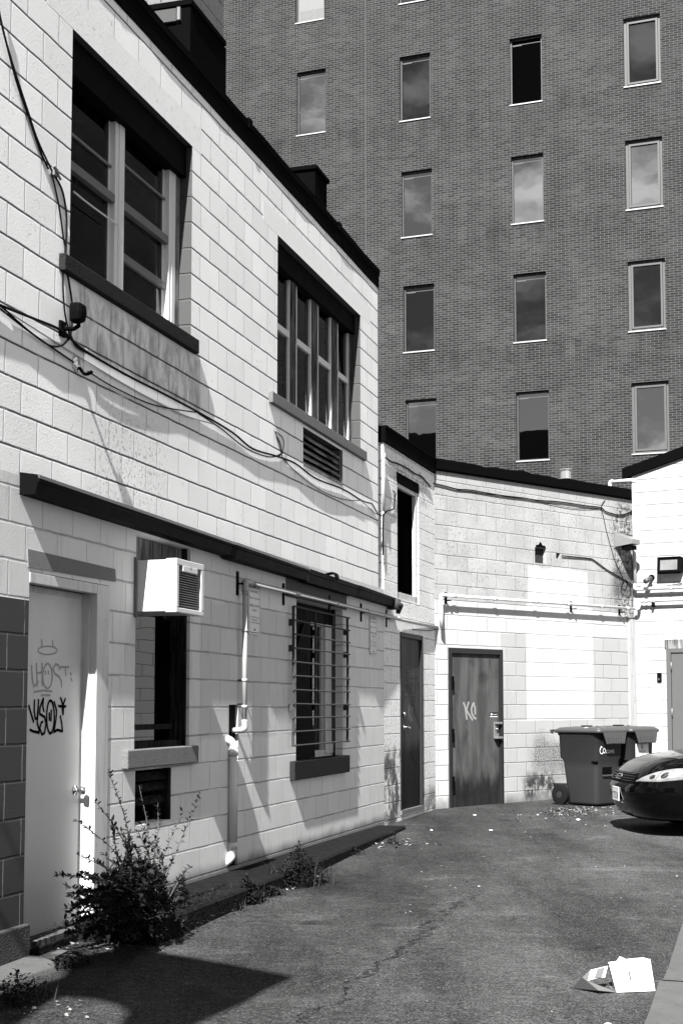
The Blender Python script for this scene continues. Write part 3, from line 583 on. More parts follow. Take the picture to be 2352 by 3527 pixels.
for P in ([(436, 1670), (432, 1800), (445, 1900), (470, 1900), (480, 1760)], [(486, 1665), (480, 1800), (470, 1950), (495, 2050)], [(380, 2040), (420, 2060), (495, 2075)], [(365, 1740), (425, 1945)],
          [(545, 1650), (505, 1760), (500, 1840), (560, 1880), (580, 1960), (560, 2080), (530, 2100), (500, 2020), (520, 1950), (540, 1940)], [(548, 1650), (540, 1740), (552, 1810)],
          [(620, 1830), (622, 1920)], [(645, 1795), (640, 1930)], [(680, 1690), (712, 1800), (705, 1900), (680, 2050)], [(675, 2070), (720, 2040), (785, 2060)], [(757, 1870), (775, 1960), (785, 2060)],
          [(762, 1640), (790, 1735), (820, 1650)], [(735, 1745), (825, 1750)], [(780, 1735), (790, 1850)], [(800, 1735), (792, 1850)]):
    px_stroke(gm, P, 0.017, GH+.001, gl)
px_stroke(gm, ell(635, 1880, 48, 205), 0.017, GH+.001, gl); gm.build('black_tag', M['marker'], door)
MB().box(-0.22, 0.012, d1[0]+.002, L.a(305, 3180), 0.03, 0.106).build('threshold', M['old_wood'], door)
mb = MB(); mb.prism([(0.0, L.a(94, 1900), L.z(94, 1890)), (0.0, L.a(396, 1960), L.z(94, 1890)-0.01), (0.0, L.a(398, 1990), d1[3]+0.035), (0.0, L.a(97, 1930), d1[3]+0.02)], (0.006, 0, 0)); mb.build('lintel', M['lintel'], TB, label='bare concrete lintel with flaking paint above the pale steel door')
# footing and step under the pier
mb = MB(); fa = L.a(103, 3250, .03); mb.box(-0.1, 0.035, -22, fa, -0.05, L.z(0, 3212, .03)); mb.build('footing', M['footing'], TB, bevel=0.01)
mb = MB(); mb.box(-0.2, 0.02, fa, L.a(380, 3150), -0.02, 0.072); mb.build('step', M['curb'], TB, bevel=0.01)
# ---- opening with the air conditioner
aw = acw; mb = MB(); g3 = -0.12
mb.box(g3-0.06, g3+0.10, L.a(622, 2300, g3+.05), aw[1]-0.04, aw[2]+.002, aw[3]-.002); mb.box(g3-0.07, g3+0.03, L.a(600, 2300, g3), L.a(621, 2300, g3+.05), aw[2]+.002, aw[3]-.002)
mb.box(g3-0.06, g3+0.06, aw[0]+.001, aw[1]-0.04, aw[2]+.002, aw[2]+0.05)
wac = mb.build('window', M['black_wood'], TB, label='narrow sash window with rotten black wood frame below the air conditioner')
zrm = L.z(500, 2495, g3)
mb = MB(); mb.box(g3-0.05, g3+0.0, aw[0]+.001, L.a(598, 2400, g3), zrm-0.04, zrm+0.0); build_each(mb, 'rail', M['black_wood'], wac)
MB().box(g3-0.03, g3-0.026, aw[0]+.001, L.a(600, 2400, g3), aw[2]+0.05, L.z(500, 2120, g3)).build('pane', pane_mat('ac_window_pane', 1.25, 0.001), wac)
mb = MB(); zac1 = L.z(470, 1916); mb.box(-0.09, -0.06, aw[0]+.001, aw[1]-.001, zac1-0.02, aw[3]-.002); mb.build('head_board', M['old_wood_light'], wac)
mb = MB(); mb.box(-0.19, 0.045, L.a(440, 2600, .04), L.a(688, 2600, .05), aw[2]-0.125, aw[2]+0.004); mb.build('sill', M['stone'], TB, bevel=0.008)
# ---- lower louvre
mb = MB(); 
for i in range(5):
    z = v2[2] + 0.16 + i*0.075 if i else v2[2]+0.14
    if z > v2[3]-0.03: break
    mb.prism([(-0.02, v2[0]+.002, z), (-0.03, v2[0]+.002, z-0.012), (-0.09, v2[0]+.002, z+0.03), (-0.08, v2[0]+.002, z+0.045)], (0, v2[1]-v2[0]-.03, 0))
mb.box(-0.19, -.002, v2[1]-0.03, v2[1]-.002, v2[2]+0.002, v2[3]-.002); lv2 = mb.build('louvre_vent', M['black_wood'], TB, label='small black louvre low down behind the shrub')
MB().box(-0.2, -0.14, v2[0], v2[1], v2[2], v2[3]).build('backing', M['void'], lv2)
# ---- barred window
b = bwn; g4 = -0.13; mb = MB()
mb.box(g4-0.05, g4+0.02, b[0]+.001, L.a(1062, 2300, g4), b[2]+.002, b[3]-0.16)   # boarded part
mb.box(g4-0.06, g4+0.05, L.a(1150, 2300, g4), b[1]-.001, b[2]+.002, b[3]-.002); mb.box(g4-0.06, g4+0.0, b[0]+.001, b[1]-.001, b[3]-0.17, b[3]-.002)
wb_ = mb.build('window', M['black_wood'], TB, label='tall narrow window behind a rusty grille of horizontal bars')
mb = MB(); ga, gb, gc = L.a(1062, 2300, g4), L.a(1112, 2300, g4), L.a(1148, 2300, g4)
mb.box(g4-0.05, g4+0.03, gb, gc, b[2]+.03, b[3]-0.17); mb.box(g4-0.05, g4+0.01, ga, gb, b[3]-0.20, b[3]-0.17); mb.box(g4-0.05, g4+0.02, ga, gc, b[2]+.002, b[2]+0.07); mb.box(g4-0.05, g4+0.0, gb-.03, gb, b[2]+.07, b[3]-0.2)
mb.build('frame', M['paint_wood'], wb_, bevel=0.004)
MB().box(g4-0.03, g4-0.026, ga, gb, b[2]+.07, b[3]-.2).build('pane', M['glass'], wb_)
mb = MB(); p0, p1 = L.at(1052, 2148, g4+.05), L.at(1086, 2615, g4+.05); mb.prism([(g4+.05, p0[1]-0.05, p0[2]), (g4+.05, p0[1], p0[2]), (g4+.05, p1[1], b[2]+.01), (g4+.05, b[0]+.02, b[2]+.01), (g4+.05, b[0]+.02, p0[2]-0.5)], (-0.02, 0, 0)); mb.build('board', M['black'], wb_)
mb = MB(); go = 0.04; zt_, zb2 = L.z(1010, 2088, go), L.z(1014, 2568, go); gx = [1010, 1086, 1147, 1196]; ax_ = [L.a(u, 2300, go) for u in gx]
for i, (a_, r_) in enumerate(zip(ax_, (0.014, 0.013, 0.013, 0.014))): mb.tube([(go, a_, zb2-0.01), (go+rnd.uniform(-.004, .004), a_+rnd.uniform(-.004, .004), (zb2+zt_)/2), (go, a_, zt_)], r_, 6)
for i in range(11):
    z = zb2 + (zt_-zb2)*i/10; mb.tube([(go+.012, ax_[0]-0.03, z), (go+.016, (ax_[0]+ax_[3])/2, z+rnd.uniform(-.008, .004)), (go+.012, ax_[3]+0.05, z+rnd.uniform(-.004, .004))], 0.0085, 6)
for z in (zb2+0.35, zb2+0.9, zt_-0.15):
    for a_ in (ax_[0], ax_[3]): mb.box(0.0, go, a_-0.018, a_+0.018, z-0.03, z+0.03)
mb.build('window_grille', M['rust'], TB, label='rusty burglar grille of four uprights and eleven bars')
mb = MB(); mb.box(-0.2, 0.05, L.a(1016, 2640, .05), L.a(1212, 2640, .07), b[2]-0.17, b[2]+0.005); mb.build('sill', M['stone_dark'], TB, bevel=0.008)
mb = MB(); mb.box(0.0, 0.006, L.a(984, 2010), L.a(1192, 2060), b[3]+0.002, b[3]+0.2); mb.build('lintel', plain('grey_painted_lintel', 0.075, 0.9, bump=0.004, var=0.4, sc=20), TB)
MB().box(-0.2, -0.025, slot[0]+.001, slot[1]-.001, slot[2]+.001, slot[3]-.001).build('pipe_chase', M['black'], TB)
# ---- concrete ledge along the foot of the wall
mb = MB(); led = [(-7.42, 0.545), (-7.0, 0.555), (-6.1, 0.53), (-4.14, 0.492), (-2, 0.40), (0.056, 0.314)]; secs = []
for a_, o_ in led:
    y = L.world((o_, a_, 0)).y; zt = 0.165 + rnd.uniform(-.004, .004); zg = gz(y)-0.03
    secs.append([(0.001, a_, zg), (0.001, a_, zt), (o_-0.015, a_, zt), (o_, a_, zt-0.015), (o_+0.004, a_, zg)])
mb.loft(secs); mb.solo('concrete_ledge', M['curb'], L, (0.2, -4, 0.02), 'low mossy concrete ledge along the foot of the block wall', 'ledge')
# ------------------------------------------------------------------ rooftop volumes behind the black edge
def slope_lv(O, u, v): return L.at(u, v, O)
RO = -0.7
PT = thing('rooftop_annex', L, (0, 0, 0), 'dark-clad annex on the roof with pale blocks above, at the upper left', 'annex')
pa0, pa1 = L.a(657, 18, RO), L.a(779, 230, RO); pz = L.z(657, 17, RO)
mb = MB(); mb.box(-4.0, RO, pa0, pa1, 6.5, pz); mb.build('clad_wall', M['tar'], PT)
mb = MB(); mb.box(-4.1, RO+0.02, pa0-0.02, pa1-0.05, pz+.001, pz+0.05); mb.build('flashing', M['tar'], PT)
RB = RO-0.02; mb = MB(); mb.box(-4.0, RB, pa0+0.0, L.a(770, 100, RB), pz+0.051, pz+3.0); mb.build('block_wall', block_wall('shaded_annex_block', 0.13, 0.205, pz, 0, 0.4, pits=0.5, beddark=0.95, headdark=0.8), PT)
FA = Frame(L.world((0, pa0, 0)), L.az*57.29578+90)   # face towards the alley
mb = MB(); mb.box(0.01, 0.03, *(sorted((FA.a(548, 50, .03), FA.a(655, 50, .03)))), FA.z(600, 72, .03), FA.z(600, 27, .03))
pn = MB(); o0, o1 = RO-1.35, RO-0.13; pn.box(o0, o1, pa0-0.03, pa0-0.001, L.z(657, 70, RO), L.z(657, 26, RO)); pn.build('panel', plain('dull_panel', 0.035, 0.5), PT)
pn = MB(); pn.box(o1+0.01, o1+0.04, pa0-0.035, pa0-0.002, L.z(657, 68, RO), L.z(657, 24, RO)); pn.build('panel_trim', M['alu_grey'], PT)
VO = -0.9; va1 = L.a(1126, 680, VO); mb = MB(); mb.box(VO-1.2, VO, va1-0.5, va1, 6.5, L.z(1126, 632, VO)); mb.box(VO-1.24, VO+.03, va1-0.53, va1+.02, L.z(1126, 632, VO), L.z(1126, 625, VO)+0.02)
mb.solo('roof_vent_box', M['tar'], L, (VO-.5, va1-.2, 6.5), 'squat black vent box standing on the roof edge of the two-storey building', 'vent box')

# ------------------------------------------------------------------ rear building (two wall stretches)
RB_ = thing('rear_building', B2, (0, 2, 0.15), 'low rear building of rough white blocks with a scuffed grey door and black roof edge', 'building')
RB1 = Node(RB_.ob, B2, RB_.org)
def toB2(fr):                      # geometry modelled in another frame, moved into B2's coordinates
    def f(mb):
        mb.v = [B2.loc(fr.world(p)) for p in mb.v]; return mb
    return f
c1 = toB2(B1)
def build_in(mb, fr, name, mats, par, **kw):
    # separate frame: give the part its own matrix so that its coordinates stay those of its wall
    class P: pass
    p = P(); p.ob = None; p.fr = fr; p.org = Vector((0, 0, 0)); nd = mb.build(name, mats, p, **kw)
    nd.ob.parent = par.ob; root = par.fr.mat(par.org); nd.ob.matrix_local = root.inverted() @ fr.mat((0, 0, 0)); nd.org = Vector((0, 0, 0)); nd.fr = fr; return nd
zt1 = B1.z(1310, 1517)
b1w = (B1.a(1368, 1900), B1.a(1441, 1850), B1.z(1368, 2062), B1.z(1368, 1634))
b1d = (B1.a(1378, 2500), B1.a(1455, 2500), B1.z(1380, 2806), B1.z(1378, 2176))
a1e = B1.a(1497, 2200)
wm = wall_mesh(0.0, a1e, 0.0, lambda a: zt1, [b1w, b1d], 0.2, reveal_m=0)
n1 = build_in(wm, B1, 'corner_wall', M['b1'], RB_)
mb = MB(); gw = -0.05; mb.box(gw-.04, gw+.035, b1w[1]-0.09, b1w[1]-.001, b1w[2]+.002, b1w[3]-0.09); mb.box(gw-.04, gw+.035, b1w[0]+.001, b1w[1]-.001, b1w[2]+.001, b1w[2]+0.09); mb.box(gw-.04, gw+.03, b1w[0]+.001, b1w[1]-.001, b1w[3]-0.14, b1w[3]-0.09); mb.box(gw-.04, gw+.03, b1w[0]+.001, b1w[0]+.04, b1w[2]+.09, b1w[3]-.14)
wn1 = build_in(mb, B1, 'window', M['paint_wood'], RB_, bevel=0.004, label='tall black window in the corner stretch above the narrow door')
q = MB(); q.box(gw-.02, gw-.01, b1w[0]+.04, b1w[1]-.09, b1w[2]+.09, b1w[3]-.14); M['black_pane'] = plain('black_void_pane', .001, .95, .0)
def sub_in(mb, fr, name, mats, parent, **kw):
    return mb.build(name, mats, Node(parent.ob, fr, parent.org), **kw)
sub_in(q, B1, 'pane', M['black_pane'], wn1)
q = MB(); q.box(-0.1, 0.004, b1w[0]-.03, b1w[1]+.02, b1w[3]-.09, b1w[3]+0.03); sub_in(q, B1, 'head', M['tar'], wn1)
mb = MB(); mb.box(-0.14, 0.012, b1d[0]+.001, b1d[0]+.02, b1d[2]+.05, b1d[3]-.001); mb.box(-0.14, 0.012, b1d[1]-.07, b1d[1]-.001, b1d[2]+.05, b1d[3]-.001); mb.box(-0.14, 0.010, b1d[0]+.02, b1d[1]-.07, b1d[3]-.06, b1d[3]-.001)
dr1 = build_in(mb, B1, 'door', M['door_frame'], RB_, bevel=0.003, label='narrow grimy door with a dark marker tag in the corner stretch')
q = MB(); q.box(-0.06, -0.02, b1d[0]+.022, b1d[1]-.072, b1d[2]+.05, b1d[3]-.062); lf1 = sub_in(q, B1, 'door_leaf', M['door_b'], dr1)
q = MB(); q.box(-0.1, 0.02, b1d[0]-.005, b1d[1]+.005, b1d[2], b1d[2]+.048); sub_in(q, B1, 'threshold', M['chrome'] if 0 else M['alu_grey'], dr1)
q = MB(); ph = B1.at(1388, 2504, -.02); q.tube([(-.02, ph[1], ph[2]), (.03, ph[1], ph[2]), (.035, ph[1]+.12, ph[2]-.01)], 0.011, 8); q.lathe([(0, .03), (.012, .03), (.014, 0)], (-.02, ph[1], ph[2]), (1, 0, 0)); q.lathe([(0, .028), (.03, .026), (.032, 0)], (-.02, ph[1], B1.z(1388, 2460, -.02)), (1, 0, 0)); sub_in(q, B1, 'door_handle', M['chrome'], dr1, smooth=True)
def g1f(u, v): p = B1.at(700+u/1.96, 1800+v/1.96, -.019); return (p[1], p[2])
q = MB(); px_stroke(q, ell(1390, 987, 20, 17), .01, -.018, g1f)
for P in ([(1372, 900), (1376, 955)], [(1405, 900), (1402, 955)], [(1362, 1030), (1345, 1060), (1340, 1120), (1358, 1135), (1362, 1080), (1350, 1085)], [(1372, 1030), (1372, 1140)], [(1372, 1080), (1385, 1080)], [(1388, 1030), (1385, 1145)], [(1425, 1045), (1408, 1040), (1408, 1080), (1425, 1100), (1420, 1150)], [(1425, 1040), (1447, 1040)], [(1436, 1040), (1434, 1130)], [(1450, 1080), (1453, 1090)], [(1450, 1100), (1453, 1110)], [(1355, 1175), (1380, 1160), (1438, 1170)], [(1385, 1185), (1405, 1185)]): px_stroke(q, P, .018, -.018, g1f)
px_stroke(q, ell(1398, 1090, 9, 55), .012, -.018, g1f); sub_in(q, B1, 'black_tag', M['ghost2'], dr1)
q = MB()
for P in ([(1383, 1230), (1385, 1330)], [(1398, 1235), (1385, 1280), (1402, 1345)], [(1415, 1250), (1405, 1260), (1403, 1310), (1412, 1340)]): px_stroke(q, P, .014, -.018, g1f)
sub_in(q, B1, 'pale_tag', M['chalk'], dr1)
# B2 wall
zt2 = (B2.z(1487, 1618), B2.z(2171, 1722)); aE = B2.a(2183, 2200)
topf = lambda a: zt2[0] + (zt2[1]-zt2[0])*a/aE
b2d = (B2.a(1544, 2500), B2.a(1730, 2500), 0.08, B2.z(1640, 2234))
hole = (B2.a(1841, 1905), B2.a(1880, 1905), B2.z(1839, 1938), B2.z(1839, 1884))
hole2 = (B2.a(1914, 1914), B2.a(1928, 1914), B2.z(1920, 1924), B2.z(1920, 1905))
a_p0 = B2.a(2161, 2200)
wm = wall_mesh(0.0, aE, 0.0, topf, [b2d, hole, hole2], 0.2)
build_in(wm, B2, 'rear_wall', M['b2'], RB_)
MB().box(-0.18, -0.06, hole[0]+.001, hole[1]-.001, hole[2]+.001, hole[3]-.001).build('patched_hole', plain('dark_rough_patch', 0.02, 0.95, bump=0.02, bs=40, var=1.2, sc=30), RB_)
mb = MB(); hc = ((hole[0]+hole[1])/2, hole[3]); mb.prism([(0, hole[0]+.02, hole[3]), (0, hole[0]+.025, hole[3]+.03), (0, hc[0]-.04, hole[3]+.045), (0, hc[0]-.015, hole[3]+.085), (0, hc[0]+.015, hole[3]+.075), (0, hc[0]+.04, hole[3]+.04), (0, hole[1]-.02, hole[3]+.035), (0, hole[1]-.01, hole[3])], (.0015, 0, 0)); mb.build('chipped_edge', M['void'], RB_)
MB().box(-0.18, -0.10, hole2[0]+.001, hole2[1]-.001, hole2[2]+.001, hole2[3]-.001).build('conduit_hole', M['void'], RB_)
MB().box(0.0, 0.03, a_p0, aE, 0.1, ZP-0.08).build('pilaster', plain('smooth_grey_white_pilaster', 0.30, 0.8, streak=0.25, grime=0.3, bump=0.003), RB_)
MB().box(0.0, 0.025, 0.0, aE, topf(0)-0.42, topf(0)-0.40).build('render_line', M['b2'], RB_) if 0 else None
# roof edge: two stretches
th1 = B1.z(1345, 1478) - zt1
mb = MB(); th = 0.15
mb.v = []; 
e1 = MB(); e1.box(-0.25, 0.03, -0.02, a1e+0.0, zt1, zt1+0.17); e1.box(-0.28, 0.045, -0.02, a1e+0.0, zt1+.171, zt1+0.2); build_in(e1, B1, 'roof_edge', M['tar'], RB_)
e2 = MB(); nseg = 22; t0 = []
for i in range(nseg+1):
    a = aE*i/nseg; b_ = topf(a); wv = (0.012*math.sin(i*2.3)+0.01*math.sin(i*0.9)) if 3 < i < 16 else 0
    t0.append([(-0.28, a, b_-.002), (-0.28, a, b_+0.17+wv), (0.02, a, b_+0.165+wv), (0.045, a, b_+0.15+wv), (0.045, a, b_+.02), (0.03, a, b_-.002)])
e2.loft(t0); build_in(e2, B2, 'roof_edge', M['tar'], RB_)
rf = MB(); pts = [B1.world((-.2, 0, 0)), B1.world((-.2, a1e, 0)), B2.world((-.2, aE, 0)), B2.world((-6, aE+1, 0)), B1.world((-6, 0, 0))]
rf.add([B2.loc((p.x, p.y, 4.45)) for p in pts], [(0,1,2,3,4)]); rf.add([B2.loc((p.x, p.y, 4.4)) for p in pts], [(4,3,2,1,0)]); rf.build('roof', M['roof'], RB_)
# rear door
d = b2d; mb = MB(); fw = 0.055
mb.box(-0.15, 0.02, d[0]+.001, d[0]+fw, d[2]+.0, d[3]-.001); mb.box(-0.15, 0.02, d[1]-fw, d[1]-.001, d[2], d[3]-.001); mb.box(-0.15, 0.018, d[0]+fw, d[1]-fw, d[3]-0.075, d[3]-.001)
rd = mb.build('door', M['door_frame'], RB_, bevel=0.004, label='scuffed grey steel door with pale KC tag and black frame')
MB().box(-0.06, -0.015, d[0]+fw+.004, d[1]-fw-.004, d[2]+.06, d[3]-.08).build('door_leaf', M['door_a'], rd)
MB().box(-0.12, 0.035, d[0]+fw, d[1]-.01, d[2]+.015, d[2]+.055).build('threshold', M['alu_grey'], rd)
mb = MB()
for zz in (1.75, 1.05, 0.42): mb.box(-0.02, 0.03, d[0]+fw-.012, d[0]+fw+.03, d[2]+zz-.1, d[2]+zz+.08)
build_each(mb, 'hinge', M['black'], rd, bevel=0.003)
def g2f(u, v): p = B2.at(1500+u/3.793, 2200+v/3.793, -.015); return (p[1], p[2])
mb = MB()
for P in ([(362, 835), (385, 900), (405, 1050)], [(428, 830), (398, 930), (440, 1000), (478, 1060)], [(500, 840), (480, 860), (462, 920), (470, 980), (500, 1030), (522, 1045)], [(488, 840), (510, 900), (514, 985)]): px_stroke(mb, P, .03, -.013, g2f)
mb.build('pale_tag', M['chalk'], rd)
p0 = B2.at(1700, 2461, -.014); mb = MB(); mb.box(-.015, -.011, p0[1]-.085, p0[1]+.075, p0[2]-.024, p0[2]+.028); st = mb.build('door_sticker', M['black'], rd)
mb = MB(); mb.box(-.0105, -.0095, p0[1]-.085, p0[1]+.075, p0[2]-.034, p0[2]-.025); text_mesh(mb, 'mircom', -.0095, p0[1]+.02, p0[2]+.003, .022, .08); mb.lathe([(0, .016), (.001, .016)], (-.0108, p0[1]-.055, p0[2]+.003), (1, 0, 0), 12); mb.build('lettering', M['alu'], st)
p0 = B2.at(1707, 2512, -.014); mb = MB(); mb.box(-.015, .0, p0[1]-.05, p0[1]+.05, p0[2]-.12, p0[2]+.10); mb.box(0, .05, p0[1]-.04, p0[1]+.07, p0[2]+.07, p0[2]+.10); mb.box(0, .06, p0[1]-.06, p0[1]+.07, p0[2]-.13, p0[2]-.10)
lk = mb.build('door_lock', M['alu_grey'], rd, bevel=0.006); mb = MB(); mb.lathe([(0, .026), (.02, .024), (.022, 0)], (0, p0[1], p0[2]), (1, 0, 0)); mb.build('cylinder', M['chrome'], lk, smooth=True)

# ------------------------------------------------------------------ side building at the right
SB = thing('side_building', B3, (0, 0, 0), 'bright white block building with a sloping black roof edge at the right', 'building')
zr0, sl3 = B3.z(2177, 1640), (B3.z(2352, 1577)-B3.z(2177, 1640))/(B3.a(2352, 1577)-B3.a(2177, 1640))
top3 = lambda a: zr0 + sl3*(a-B3.a(2177, 1640)) if a < 3.2 else zr0 + sl3*(3.2) - sl3*(a-3.2)
d3 = (B3.a(2295, 2400), B3.a(2295, 2400)+1.05, 0.2, B3.z(2295, 2203))
wm = wall_mesh(0.0, 6.4, 0.0, top3, [d3], 0.2, extra_a=[3.2]); wm.build('wall', M['b3'], SB)
mb = MB()
for (a, b_) in ((-0.14, 3.2), (3.2, 6.5)):
    mb.add([(-.3, a, top3(a)), (.05, a, top3(a)), (.05, a, top3(a)+.17), (-.3, a, top3(a)+.17), (-.3, b_, top3(b_)), (.05, b_, top3(b_)), (.05, b_, top3(b_)+.17), (-.3, b_, top3(b_)+.17)], [(0,1,2,3),(7,6,5,4),(0,4,5,1),(1,5,6,2),(2,6,7,3),(3,7,4,0)])
mb.build('roof_edge', M['tar'], SB, bevel=0.006)
mb = MB(); mb.add([(-.2, 0, top3(0)-.1), (-.2, 3.2, top3(3.2)-.1), (-8, 3.2, top3(3.2)-.1), (-8, 0, top3(0)-.1), (-.2, 6.4, top3(6.4)-.1), (-8, 6.4, top3(6.4)-.1)], [(0,1,2,3),(1,4,5,2)]); mb.build('roof', M['roof'], SB)
mb = MB(); mb.box(-8, -.2, -.001, .15, 0, top3(0)-.12); mb.box(-8, -.2, 6.25, 6.4, 0, top3(6.4)-.12); mb.build('side_wall', M['body'], SB)
MB().box(-.15, .012, d3[0]-.02, d3[1]+.02, d3[3]-0.14, d3[3]-.001).build('lintel_board', M['old_wood_light'], SB)
mb = MB(); mb.box(-.15, .01, d3[0]+.001, d3[0]+.07, d3[2], d3[3]-.142); mb.box(-.15, .01, d3[1]-.07, d3[1]-.001, d3[2], d3[3]-.142); mb.box(-.15, .008, d3[0]+.07, d3[1]-.07, d3[3]-.2, d3[3]-.142)
sdr = mb.build('door', M['door_c'], SB, bevel=0.004); MB().box(-.06, -.012, d3[0]+.075, d3[1]-.075, d3[2]+.02, d3[3]-.205).build('door_leaf', M['door_c'], sdr)
mb = MB()
for zz in (.5, 1.15, 1.85): mb.lathe([(0, .011), (.13, .011)], (.012, d3[0]+.078, d3[2]+zz), (0, 0, 1), 8)
build_each(mb, 'hinge', M['alu_grey'], sdr, smooth=True)

# ------------------------------------------------------------------ tall brick building
BB = thing('brick_building', BR, (0, 0, 0), 'tall brown-grey brick building with regular small windows, rising behind everything', 'building')
cols = {1: (1018, 1122), 2: (1378, 1487), 3: (1757, 1873), 4: (2156, 2280)}
W_ = [  # (tl u, tl v, tr u, tr v, bl v, br v, bl u, br u, frame kind, glass)
 (1013,-135,1118,-150, 82, 64, 1016,1122, 0, 0), (1018,250,1123,234,468,454,1021,1124, 0, 1),
 (1368,-215,1478,-232, 24, 5, 1371,1481, 0, 2), (1372,195,1483,177,421,404,1374,1484, 0, 2), (1378,593,1487,578,821,806,1381,1491, 0, 1), (1385,986,1495,976,1213,1205,1389,1499, 0, 2), (1392,1383,1502,1376,1606,1600,1396,1506, 0, 1),
 (1749,131,1867,112,367,350,1753,1869, 0, 2), (1755,541,1871,526,773,758,1758,1875, 0, 1), (1763,946,1879,936,1179,1168,1770,1883, 0, 2), (1772,1353,1889,1344,1587,1578,1778,1895, 0, 1),
 (2146,62,2271,39,305,284,2148,2272, 1, 2), (2152,485,2277,468,725,708,2156,2280, 1, 1), (2161,903,2284,890,1139,1129,2167,2290, 1, 2), (2172,1321,2296,1313,1562,1552,2180,2304, 1, 1)]
wl = []
for q in W_:
    um, vm = (q[0]+q[2]+q[6]+q[7])/4, (q[1]+q[3]+q[4]+q[5])/4; ac_ = BR.at(um, vm); top_ = (BR.z(q[0], q[1])+BR.z(q[2], q[3]))/2; bot = (BR.z(q[6], q[4])+BR.z(q[7], q[5]))/2
    wl.append([ac_[1], (top_+bot)/2, top_-bot, q[8], q[9]])
hw = sum(x[2] for x in wl[3:])/len(wl[3:]); cw = {0: 0.955, 1: 1.03}
holes = []
for x in wl: holes.append((x[0]-cw[x[3]]/2, x[0]+cw[x[3]]/2, x[1]-hw/2, x[1]+hw/2))
def brick_mat():
    s = NT('brick_facade'); BWd, RH = 0.2235, 0.0677
    A = s.add(s.a, s.o); r = s.m('DIVIDE', s.z, RH); row = s.m('FLOOR', r); fz = s.sub(r, row); dz = s.mul(s.m('MINIMUM', fz, s.sub(1.0, fz)), RH)
    ca = s.add(s.m('DIVIDE', A, BWd), s.mul(s.m('FLOORED_MODULO', row, 2.0), 0.5)); cb = s.m('FLOOR', ca); fa_ = s.sub(ca, cb); da = s.mul(s.m('MINIMUM', fa_, s.sub(1.0, fa_)), BWd)
    mt = s.m('MAXIMUM', s.sm(dz, .0035, .0075, 1.0, 0.0), s.sm(da, .0035, .008, 1.0, 0.0))
    wv = s.white(s.comb(row, cb)); c = s.mul(0.021, s.add(0.55, s.mul(wv, 0.85))); c = s.mix(s.sm(wv, .93, .95), c, 0.022)
    c = s.mul(c, s.add(0.6, s.mul(s.noise(0.35, 6, 0.65), 0.8))); c = s.mul(c, s.add(.75, s.mul(s.noise(25, 3), .5)))
    big = s.sm(s.noise(0.5, 4, 0.6, stretch=(1, 1, 2.5)), 0.4, 0.65); c = s.mul(c, s.add(0.75, s.mul(big, 0.4))); c = s.mul(c, s.sm(s.noise(1.1, 5, 0.65, stretch=(1.4, 1.4, 0.12)), 0.34, 0.62, 0.74, 1.1))
    c = s.mix(mt, c, s.mul(0.115, s.add(0.6, s.mul(s.noise(1.2, 4), 0.6))))
    jt = s.sm(s.m('ABSOLUTE', s.sub(s.a, BR.a(1259, 500))), .012, .018, 1.0, 0.0); c = s.mix(jt, c, 0.06)
    for (u, v) in ((1250, 562), (1700, 1000)):
        z0 = BR.z(u, v); ln = s.mul(s.sm(s.m('ABSOLUTE', s.sub(s.z, z0)), .004, .018, 1.0, 0.0), s.sm(s.noise(0.9, 4, 0.6), .5, .56)); c = s.mix(s.mul(ln, .85), c, 0.012)
    for zz in sorted({round((h[2]) , 1) for h in holes[11:15]}):     # damp band below each row of sills
        bd = s.mul(s.sm(s.z, zz-1.1, zz-0.1), s.sm(s.z, zz-.05, zz, 1.0, 0.0)); c = s.mul(c, s.sub(1.0, s.mul(s.mul(bd, s.sm(s.noise(2.0, 5, .65, stretch=(1.5, 1.5, .25)), .45, .62)), .3)))
    s.bump(s.mul(mt, -1.0), 0.006); return s.done(c, 0.85, 0.2)
M['brick'] = brick_mat()
M['brick_plain'] = M['brick']
allh = [h for h in holes]
wm = wall_mesh(-24, 34, 0.0, lambda a: 25.0, allh, 0.25, reveal_m=0)
wm.build('wall', M['brick'], BB)
mb = MB(); mb.box(-20, -.26, -24, -23.7, 0, 25); mb.box(-20, -.26, 33.7, 34, 0, 25); mb.box(-20, -19.8, -23.7, 33.7, 0, 25); mb.build('side_walls', M['body'], BB)
MB().box(-19.8, -.26, -23.7, 33.7, 24.5, 24.8).build('roof', M['roof'], BB)
P1m = pane_mat('sky_pane', 3.4, 0.001, 0.01, 0.1); P2m = pane_mat('dark_sky_pane', 1.8, 0.001, 0.01, 0.1); M['bframe'] = plain('dark_bronze_frame', 0.05, 0.4, 0.5, metal=0.3)
M['bframe2'] = plain('bronze_casement', 0.06, 0.5, 0.4); M['drip'] = plain('bright_metal_sill', 0.35, 0.35, 0.5, metal=0.2)
M['rail'] = plain('painted_reflection_pale', .06, .6); P0m = plain('lit_blind', 0.15, 0.6)  # rail: pale tone of the painted reflections on the panes
